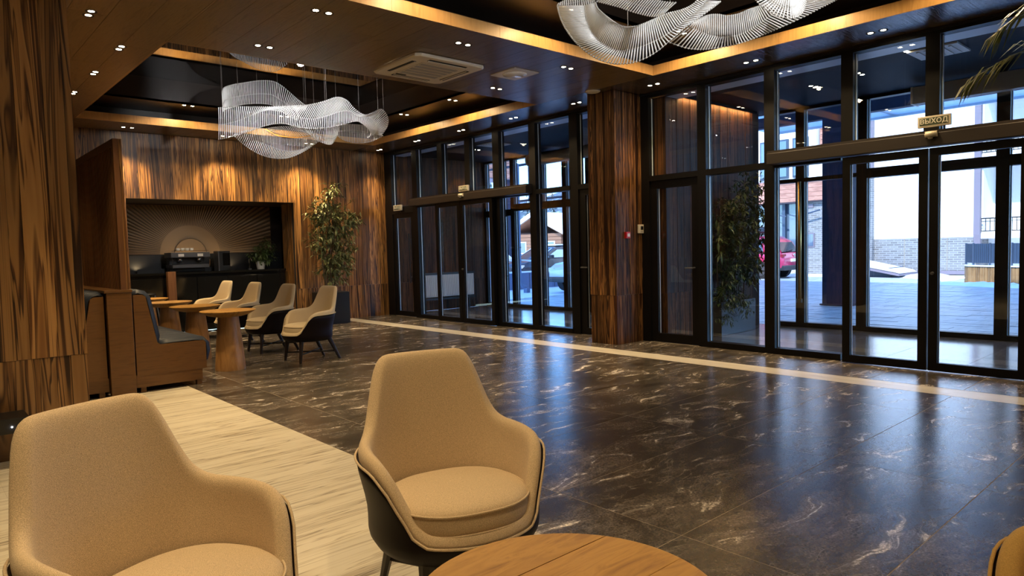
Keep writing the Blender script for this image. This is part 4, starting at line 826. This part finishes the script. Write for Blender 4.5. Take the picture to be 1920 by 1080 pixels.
# radiator and air curtains in the entrance lobbies
rd = thing('radiator', 'white panel radiator on black rails in the far entrance lobby', 'radiator', (8.72, 12.97, 0)); box('back_panel', radiator_m, 0,1.62,-.05,-.02,.31,.83, rd)
for k in range(40): piece('fin', radiator_m, .02+.04*k, .044+.04*k, -.066, -.05, .33, .81, rd)
for z in (.26,.84): box('rail', black, -.02,1.64,-.06,0,z-.02,z+.03, rd)
for x in (.15,1.45): box('foot', black, x,x+.04,-.05,-.02,0,.31, rd)
a1 = thing('air_curtain', 'light grey rectangular air curtain over the near outer doors', 'air curtain', (10.5, 0, 0)); MB().prism([(-.05,3.44),(.2,3.44),(.2,3.24),(.12,3.22),(-.02,3.22)], -.6, 3.36, 'y').build('casing', aircurt, a1); box('end_cap', white_pl, -.06,.2,3.36,3.385,3.215,3.445, a1)
a2 = thing('air_curtain', 'long round-fronted grey air curtain over the far outer doors', 'air curtain', (10.45, 0, 0)); MB().tube([(0.1,7.2,3.32),(0.1,11.05,3.32)], .13, 20).build('casing', aircurt, a2, 'auto'); MB().tube([(0.1,11.05,3.32),(.1,11.09,3.32)], .14, 20).build('end_cap', white_pl, a2, 'auto')

# ------------------------------------------------------------------ outdoors
gd_ = struct('ground', 'snow-covered ground beyond the forecourt', 'ground'); box('snow_field', snow_m, 10.9, 160, -60, 160, -.5, -.055, gd_)
fc = struct('forecourt', 'grey stone paved forecourt outside the glass front', 'paving'); box('bedding', grout, 10.95, 26.5, -12, 14.2, -.2, -.03, fc)
r_ = random.Random(2); pv = MB(); far = MB()
for i in range(52):
    for j in range(44):
        x0 = 10.96+.30*i; y0 = -12+.6*j+(i%2)*.3; h = -.012+r_.uniform(-.004,.004)
        if y0+.6 > 14.2: continue
        pv.box(x0+.003,x0+.297,y0+.003,y0+.597,-.06,h)
stuff(pv.build('pavers', paver_m, fc))
def snowpile(label, pts, wdt, ht, seed):
    r_ = random.Random(seed); rows = []; n = 40
    for i in range(n+1):
        p = catmull([(*q,0) for q in pts], i/n); q = catmull([(*q,0) for q in pts], min(1,i/n+.01)); p2 = catmull([(*q_,0) for q_ in pts], max(0,i/n-.01)); d = (q-p2).normalized(); s = Vector((-d.y,d.x,0)); e = math.sin(math.pi*min(1,max(0,i/n)))**.4
        rows.append([tuple(p+s*wdt*u*(1+r_.uniform(-.15,.15))*e+Vector((0,0,-.04+ht*e*(1-u*u)*r_.uniform(.6,1.2)))) for u in (-1,-.6,-.2,.2,.6,1)])
    o = MB().grid(rows).build('snow_bank', snow_m, None, True); tag(o, label, 'snow')
snowpile('snow bank swept along the foot of the curved larch planter', [(23.6,7.0),(22.95,5.7),(22.45,4.2),(22.0,2.0)], .45, .14, 1)
snowpile('ragged snow bank before the brick wall of the white building', [(27.5,8.9),(27.1,8.3),(26.4,7.7),(25.2,7.2)], .7, .2, 2)
snowpile('snow strip behind the red car along the brick wall', [(27.6,15.0),(27.2,13.4),(26.9,11.9)], .6, .12, 3)
snowpile('snow strip on the ground under the parked cars', [(21.2,17.5),(21.2,15.0),(21.4,12.6)], .6, .06, 4)
snowpile('bright snow patch outside the far entrance doors', [(12.0,16.2),(13.2,15.2),(14.2,14.2)], 1.0, .05, 5)
# canopy
cn = thing('entrance_canopy', 'steel entrance canopy with pale frosted panels over the forecourt', 'canopy')
for i in range(6):
    for j in range(12):
        x0 = 10.98+1.06*i; y0 = -9+1.5*j
        if y0 < 8.6: piece('glass_panel', canopy_glass, x0+.012, x0+1.048, y0+.012, y0+1.488, 4.25, 4.27, cn)
for x in (12.03, 13.09, 14.15, 16.27): box('rafter', navy_steel, x-.025, x+.025, -9, 9.0, 4.275, 4.42, cn)
for k in range(5): box('cross_beam', navy_steel, 10.95, 17.3, -7.53+4.5*k-.03, -7.47+4.5*k, 4.275, 4.42, cn)
box('edge_beam', navy_steel, 15.1, 15.3, -9, 9.0, 4.02, 4.25, cn); box('edge_gutter', soffit_m, 17.34, 17.42, -9, 9.0, 4.2, 4.4, cn)
box('post', navy_steel, 14.8, 15.35, 5.95, 6.5, 0, 4.24, cn); box('post_base', navy_steel, 14.76, 15.39, 5.91, 6.54, 0, .03, cn)
box('post', navy_steel, 14.8, 15.35, -4.0, -3.45, 0, 4.24, cn)
rl = thing('balustrade', 'thin dark rail with posts above the far entrance, against the sky', 'railing'); rr = MB(); box('top_rail', navy_steel, 15.2,15.26, 9.2, 24, 4.05, 4.12, rl)
for y in (9.4,11.6,13.8,16.0,18.2,20.4): box('post', navy_steel, 15.2,15.26,y,y+.06,2.9,4.05, rl)
box('bottom_rail', navy_steel, 15.2,15.26, 9.2, 24, 2.9, 2.96, rl)
for y in (9.4, 20.4): box('support', navy_steel, 15.18,15.28,y,y+.1,-.03,2.9, rl)
dp = thing('downpipe', 'blue-grey downpipe with elbow beyond the far entrance', 'pipe', (15.0, 16.35, 0)); box('drain', barrier_m, .06,.2,-.26,-.1,-.06,.1, dp); MB().tube([(0,0,4.1),(0,0,.28),(.05,-.08,.16),(.12,-.18,.12)], .06, 12).build('pipe', barrier_m, dp, True)
for z in (1.4,2.9): MB().lathe([(.07,z),(.07,z+.04)], 12).build('clamp', steel, dp)
# white building and its neighbours
wbd = thing('white_building', 'tall white rendered hotel wing with grey brick base across the forecourt', 'building')
box('render_wall', render_w, 30, 40, 7.46, 11.05, 1.39, 15, wbd); box('brick_base', brick_m, 30.02, 40, 7.46, 11.05, -.05, 1.39, wbd); box('brick_pier', brick_m, 29.75, 40, 11.05, 11.45, -.05, 4.3, wbd); box('pier_top', post_m, 29.75, 40, 11.05, 11.45, 4.3, 6.35, wbd); box('base_trim', post_m, 29.9, 30.02, 7.46, 11.05, -.02, .12, wbd)
for y in (8.4, 9.9): box('movement_joint', grout, 30.0, 30.02, y, y+.02, 0, 1.39, wbd)
bl = thing('balcony_wing', 'white balcony wing with taupe posts and ornamental railings right of the white wall', 'building')
box('rear_wall', render_w, 31.6, 40, -6, 7.45, 0, 15, bl); box('side_wall', render_w, 30.2, 31.6, 7.3, 7.45, 1.5, 15, bl)
for z in (1.32, 4.2, 7.1): box('balcony_slab', render_w, 29.8, 31.7, -6, 7.45, z, z+.2, bl)
for y in (7.36, 6.55, 5.35, 4.55, 3.3, 2.2):
    box('post', post_m, 29.62, 29.82, y-.1, y+.1, 1.5, 12, bl); MB().prism([(29.62,1.5),(29.82,1.5),(30.05,.6),(29.85,.6)], y-.1, y+.1, 'y').build('raking_foot', post_m, bl)
for z in (1.52, 4.4, 7.3):
    for i in range(4):
        ya = 7.3-1.5*i; f_ = MB(); f_.box(29.9,29.94,ya-1.4,ya,z+.52,z+.56); f_.box(29.9,29.94,ya-1.4,ya,z+.06,z+.09); f_.box(29.9,29.93,ya-1.4,ya,z+.42,z+.44)
        for k in range(11): f_.box(29.905,29.925,ya-1.38+.135*k,ya-1.36+.135*k,z+.06,z+.52)
        f_.build('railing', black, bl)
fn = thing('terrace_fence', 'blue-grey metal terrace fence standing on the curved larch planter', 'fence')
cpl = thing('curved_planter', 'curved larch-slatted planter wall with snow on its rim', 'planter')
def arcp(t, off=0):
    p = catmull([(25.6,6.55,0),(24.35,6.3,0),(23.7,5.2,0),(23.2,3.6,0),(22.9,1.6,0)], t); q = catmull([(25.6,6.55,0),(24.35,6.3,0),(23.7,5.2,0),(23.2,3.6,0),(22.9,1.6,0)], min(1,t+.01)); d = (q-p).normalized(); return p+Vector((-d.y,d.x,0))*-off
for k in range(64):
    a, b = arcp(k/64*.985), arcp((k+.82)/64*.985); d = (b-a).normalized(); s = Vector((-d.y,d.x,0))*.03
    MB().add([a,b,b+s,a+s]+[v+Vector((0,0,.50)) for v in (a,b,b+s,a+s)], [(0,1,5,4),(1,2,6,5),(2,3,7,6),(3,0,4,7),(4,5,6,7),(0,3,2,1)]).build('board', larch, cpl)
co = MB(); co.grid([[tuple(arcp(i/30*.985)+Vector((.35*q,0,.50+.0*q))) for i in range(31)] for q in (-.08,1)]+[[tuple(arcp(i/30*.985)+Vector((.35,0,.53))) for i in range(31)],[tuple(arcp(i/30*.985)+Vector((-.04,0,.535))) for i in range(31)],[tuple(arcp(i/30*.985)+Vector((-.04,0,.50))) for i in range(31)]]); co.build('snowy_coping', snow_m, cpl)
for k in range(7):
    a, b = arcp(.2+k*.11)+Vector((.15,0,0)), arcp(.2+k*.11+.106)+Vector((.15,0,0)); d = (b-a); s = Vector((-d.y,d.x,0)).normalized()*.02
    MB().add([a,b,b+s,a+s]+[v for v in (a,b,b+s,a+s)], [(0,1,5,4),(1,2,6,5),(2,3,7,6),(3,0,4,7),(4,5,6,7),(0,3,2,1)])
    pts = [Vector((v.x,v.y,z)) for z in (.60,1.18) for v in (a,b,b+s,a+s)]; MB().add(pts, [(0,1,5,4),(1,2,6,5),(2,3,7,6),(3,0,4,7),(4,5,6,7),(0,3,2,1)]).build('panel', bluefence, fn); MB().tube([(a.x,a.y,.54),(a.x,a.y,1.2)], .03, 6).build('post', bluefence, fn)
    for j in range(8):
        q = a.lerp(b,(j+.5)/8)-s*.4; MB().tube([(q.x,q.y,.6),(q.x,q.y,1.18)], .012, 4).build('rib', bluefence, fn)
sh = thing('snowy_lean_to', 'low roof under thick snow before the brick wall', 'roof', (28.2, 10.9, 0)); MB().prism([(-1.7,.10),(1.1,.66),(1.1,.58),(-1.7,.02)], -.9, 1.1, 'x').build('eaves', post_m, sh); MB().prism([(-1.72,.11),(-1.55,.2),(.3,.62),(1.05,.80),(1.1,.67)], -.85, 1.05, 'x').build('snow_cover', snow_m, sh, bevel=.04); box('wall', bluefence, -.3,1.1,-1.2,.8,-.05,.3, sh)
bbd = thing('brick_building', 'grey brick house with red larch band and upper bay windows behind the red car', 'building')
box('brick_wall', brick_m, 30, 38, 11.5, 14.1, -.05, 3.1, bbd); box('window_frame', post_m, 29.96, 30.0, 13.5, 14.0, 1.12, 1.74, bbd); box('window_pane', extwin, 29.94, 29.97, 13.55, 13.95, 1.17, 1.69, bbd); box('vent', post_m, 29.95,30,13.55,13.9,2.85,3.02, bbd)
for k in range(5): piece('larch_board', clad_m, 29.7, 29.9, 11.5, 19.5, 3.15+.19*k, 3.33+.19*k, bbd)
box('band_core', post_m, 29.9, 38, 11.5, 19.5, 3.1, 4.15, bbd); box('upper_wall', render_w, 30.2, 38, 11.5, 19.5, 4.15, 9, bbd); box('white_pilaster', render_w, 29.8, 30.2, 13.35, 13.62, 4.15, 9, bbd)
for k in range(6): piece('larch_board', clad_m, 30.05, 30.19, 11.5, 13.3, 5.15+.21*k, 5.34+.21*k, bbd)
for (a,b) in ((13.85,14.55),(14.75,15.45),(15.6,16.1),(16.4,17.6)): f_ = box('window_frame', bluefence, 30.1,30.2,a,b,4.25,6.0, bbd); box('window_pane', extwin, 30.07,30.12,a+.07,b-.07,4.33,5.92, f_)
box('stone_plinth', stone_clad, 29.9, 38, 14.1, 19.5, -.05, .95, bbd); box('rear_glass_wall', extwin, 30.3, 30.35, 14.2, 19.5, .95, 3.1, bbd)
for y in (14.15,14.9,15.7,16.6,17.5): box('glazing_bar', bluefence, 30.1,30.28,y,y+.14,.95,3.1, bbd)
for q in ((14.0,1.0),(14.6,-1.0)): MB().tube([(29.6,q[0]-q[1]*.9,2.72),(29.6,q[0]+q[1]*.0,2.5)], .035, 6).build('brace', bluefence, bbd)
lb = thing('larch_house', 'reddish timber clad upper storey on dark posts at the far left beyond the entrance', 'building')
for k in range(14): piece('larch_board', clad_m, 20, 28, 30.9, 31.0, 5.6+.3*k, 5.885+.3*k, lb); piece('larch_board', clad_m, 28.0, 28.1, 31, 38, 5.6+.3*k, 5.885+.3*k, lb)
box('core', post_m, 20, 28, 31.0, 38, 5.55, 9.9, lb)
for x in (20.2, 27.6): box('post', navy_steel, x, x+.3, 31.1, 31.4, -.06, 5.55, lb)
# cars
def car(label, x, y, heading, paint, kind='suv', rack=False, glassm=car_glass, snowy=False):
    t_ = thing('car', label, 'car', (x,y,-.03), heading)
    H = 1.68 if kind == 'suv' else 1.5
    # local: length along +Y (front), rear at -2.25
    st = [(-2.28,.80,.42,.85),(-2.2,.88,.34,.98),(-1.6,.92,.28,1.02),(-.2,.93,.28,1.0),(1.1,.92,.28,.99),(1.9,.88,.32,.90),(2.2,.80,.36,.78),(2.28,.70,.42,.70)]
    rows = [[(-w_*.9,y_,zb),(-w_,y_,zb+.12),(-w_,y_,(zb+zt)/2+.1),(-w_*.93,y_,zt),(0,y_,zt+.03),(w_*.93,y_,zt),(w_,y_,(zb+zt)/2+.1),(w_,y_,zb+.12),(w_*.9,y_,zb)] for y_,w_,zb,zt in st]
    mb = MB().grid(rows); mb.f.append(tuple(range(9))); mb.f.append(tuple(range(63,72))[::-1]); mb.build('body', paint, t_, 'auto')
    cab = [(-2.12,.80,.98,1.02),(-1.85,.74,.98,H-.22),(-1.55,.70,.98,H-.05),(-.4,.70,.98,H),(.35,.68,.98,H-.06),(1.25,.76,.97,1.0)]
    rows = [[(-w_-.06*(1 if zt < H-.3 else 1),y_,zb),(-w_,y_,zt-.04),(-w_*.8,y_,zt),(w_*.8,y_,zt),(w_,y_,zt-.04),(w_+.06,y_,zb)] for y_,w_,zb,zt in cab]
    MB().grid(rows).build('cabin', paint, t_, 'auto')
    for sx in (-1,1):
        MB().add([(sx*.80,-1.45,1.03),(sx*.80,.95,1.03),(sx*.715,.25,H-.16),(sx*.735,-1.35,H-.18)],[(0,1,2,3)]).build('side_window', glassm, t_)
        for yy in (-1.4, 1.38):
            wh = MB().tube([(sx*.70,yy,.34),(sx*.93,yy,.34)], .34, 22).build('wheel', tyre, t_, 'auto'); MB().tube([(sx*.92,yy,.34),(sx*.945,yy,.34)], .22, 12).build('hub', steel, wh, 'auto')
        box('tail_light', taill, min(sx*.62,sx*.86), max(sx*.62,sx*.86), -2.27,-2.16,.82,.95, t_); box('head_light', white_pl, min(sx*.55,sx*.8), max(sx*.55,sx*.8), 2.1,2.25,.66,.78, t_); box('mirror', trim_blk, min(sx*.88,sx*1.05), max(sx*.88,sx*1.05), .75,.9,1.0,1.14, t_, .02)
    MB().add([(-.70,-2.14,1.03),(.70,-2.14,1.03),(.62,-1.86,H-.24),(-.62,-1.86,H-.24)],[(0,1,2,3)]).build('rear_window', snow_m if snowy else glassm, t_)
    MB().add([(-.70,1.16,1.03),(.70,1.16,1.03),(.60,.42,H-.1),(-.60,.42,H-.1)],[(0,1,2,3)]).build('windscreen', glassm, t_)
    box('bumper', trim_blk, -.86,.86,-2.33,-2.1,.33,.52, t_, .03); box('front_bumper', trim_blk, -.8,.8,2.1,2.32,.33,.5, t_, .03); p_ = box('number_plate', plate_m, -.26,.26,-2.335,-2.28,.66,.77, t_); 
    MB().tube([(.0,-2.29,.90),(0,-2.31,.90)], .065, 14).build('badge_ring', chrome, t_); MB().tube([(-.35,-2.15,1.06),(.15,-2.13,1.1)], .018, 5).build('wiper', black, t_)
    if rack:
        for yy in (-1.0,.0): box('roof_bar', black, -.7,.7,yy,yy+.05,H+.02,H+.07, t_)
        rb = MB(); rb.grid([[(-.42*s,yy,z_) for s,z_ in ((.9,H+.08),(1,H+.16),(.85,H+.32),(0,H+.36),(-.85,H+.32),(-1,H+.16),(-.9,H+.08))] for yy in (-1.45,-1.3,.4,.65)]); rb.build('roof_box', black, t_, 'auto')
    if snowy: box('snow_cover', snow_m, -.6,.6,-1.4,.2,H-.01,H+.05, t_, .02)
    return t_
car('magenta-red SUV with a black roof box, its tail toward the forecourt', 25.6, 14.6, 0, red_car, rack=True, snowy=False)
car('white car parked in front of the red SUV behind the shrub', 23.4, 15.45, 0, white_car, 'sedan')
car('white off-roader parked by the barrier, seen beside the far door', 17.6, 14.6, R(90), white_car, rack=True)
car('dark car with frosted pale windscreen behind the low barrier', 19.6, 19.6, R(90), black_car, 'sedan', glassm=frost_glass, snowy=True)
car('white car with snow behind the low barrier, left of the downpipe', 16.6, 21.6, R(90), white_car, 'sedan', glassm=frost_glass, snowy=True)
br = thing('low_barrier', 'low grey-blue wall with snowy top outside the far entrance', 'barrier'); box('wall', barrier_m, 12.0, 18.4, 17.65, 17.9, -.05, .52, br); box('snow_cap', snow_m, 11.98, 18.42, 17.62, 17.93, .52, .57, br, .02)
for k in range(5): box('panel_joint', bluefence, 12.9+1.25*k, 12.93+1.25*k, 17.64, 17.66, -.03, .52, br)
def chalet(label, x, y, w_, d_, h_, rh, rz):
    t_ = thing('chalet', label, 'chalet', (x,y,-.05), rz); 
    for k in range(9): piece('log', chalet_m, -w_/2,w_/2,-d_/2,d_/2, h_/9*k, h_/9*(k+1)-.03, t_)
    MB().prism([(-d_/2-.8,h_-.15),(0,h_+rh),(d_/2+.8,h_-.15),(d_/2+.8,h_+.2),(0,h_+rh+.4),(-d_/2-.8,h_+.2)], -w_/2-.6, w_/2+.6, 'x').build('snowy_roof', snow_m, t_)
    MB().prism([(-d_/2-.7,h_-.22),(0,h_+rh-.08),(d_/2+.7,h_-.22),(d_/2+.7,h_-.14),(0,h_+rh),(-d_/2-.7,h_-.14)], -w_/2-.5, w_/2+.5, 'x').build('eaves_board', chalet_m, t_)
    for s in (-.3,0,.3):
        f_ = box('window_frame', render_w, w_*s-.5,w_*s+.5,-d_/2-.08,-d_/2,h_*.35,h_*.75, t_); box('pane', extwin, w_*s-.42,w_*s+.42,-d_/2-.1,-d_/2-.06,h_*.38,h_*.72, f_)
        f_ = box('window_frame', render_w, -w_/2-.08,-w_/2,d_*s-.5,d_*s+.5,h_*.35,h_*.75, t_); box('pane', extwin, -w_/2-.1,-w_/2-.06,d_*s-.42,d_*s+.42,h_*.38,h_*.72, f_)
chalet('timber chalet under a snowy roof seen past the dark car', 46, 43.5, 8, 6, 2.7, 1.5, R(0)); chalet('timber chalet under a snowy roof left of the downpipe', 44, 54, 7, 6, 3.0, 1.6, R(15)); chalet('timber chalet glimpsed beside the zebra-wood column', 50, 33.5, 7, 6, 2.8, 1.5, R(-10))
hl = struct('hill', 'wooded snowy hillside on the horizon', 'hill')
forest_m = grain('distant_forest', [(.36,(.03,.05,.06)),(.5,(.09,.12,.14)),(.6,(.2,.25,.29)),(.7,(.6,.66,.72))], (.5,.5,.35), .9, 0, .6, 8, 0, 0)
MB().grid([[(70+6*i, 10+14*j, -.2+min(i,8)*1.9*(1+.15*math.sin(j*1.3))) for j in range(12)] for i in range(10)]).build('slope', forest_m, hl, True)
pine = thing('pine_tree', 'snow-dusted pine on the hillside behind the chalets', 'tree', group='pines behind the chalets')
r_ = random.Random(11); MB().tube([(0,0,0),(0,0,9)], .22, 6, .03).build('trunk', stem_m, pine); cr = MB()
for k in range(10):
    z_ = 1.4+.85*k; rad = 2.3*(1-k/10.5); n = 11
    for j in range(n):
        a = 2*math.pi*j/n+k*.7; rr = rad*r_.uniform(.75,1.15); c, s = math.cos(a), math.sin(a); w_ = rad*.3
        cr.add([(0,0,z_+.75),(c*rr*.6-s*w_,s*rr*.6+c*w_,z_+.1),(c*rr,s*rr,z_-.35),(c*rr*.6+s*w_,s*rr*.6-c*w_,z_+.1),(c*rr*.55,s*rr*.55,z_+.28)], [(0,1,4),(1,2,4),(2,3,4),(3,0,4)])
cr.build('crown', pine_m, pine)
spots = [(64,58),(68,64),(72,71),(62,65),(72,58),(80,64),(68,51),(76,52),(84,56),(72,45),(64,44),(84,72),(90,64),(80,44),(60,72),(88,48),(57,58),(66,37),(76,37),(66,78)]
PINES = ['snow-dusted pine on the hillside, %s of the %s' % (ORD[i%10], 'pines nearer the chalets' if i < 10 else 'pines farther up and to the sides') for i in range(20)]
for i, (x,y) in enumerate(spots):
    p_ = pine if i == 0 else copy_tree(pine); p_['label'] = PINES[i]; p_.location = (x, y, max(0,(x-70)*.30)-.1); s = r_.uniform(.85,1.2); p_.scale = (s,s,s); p_.rotation_euler = (0,0,r_.uniform(0,6))
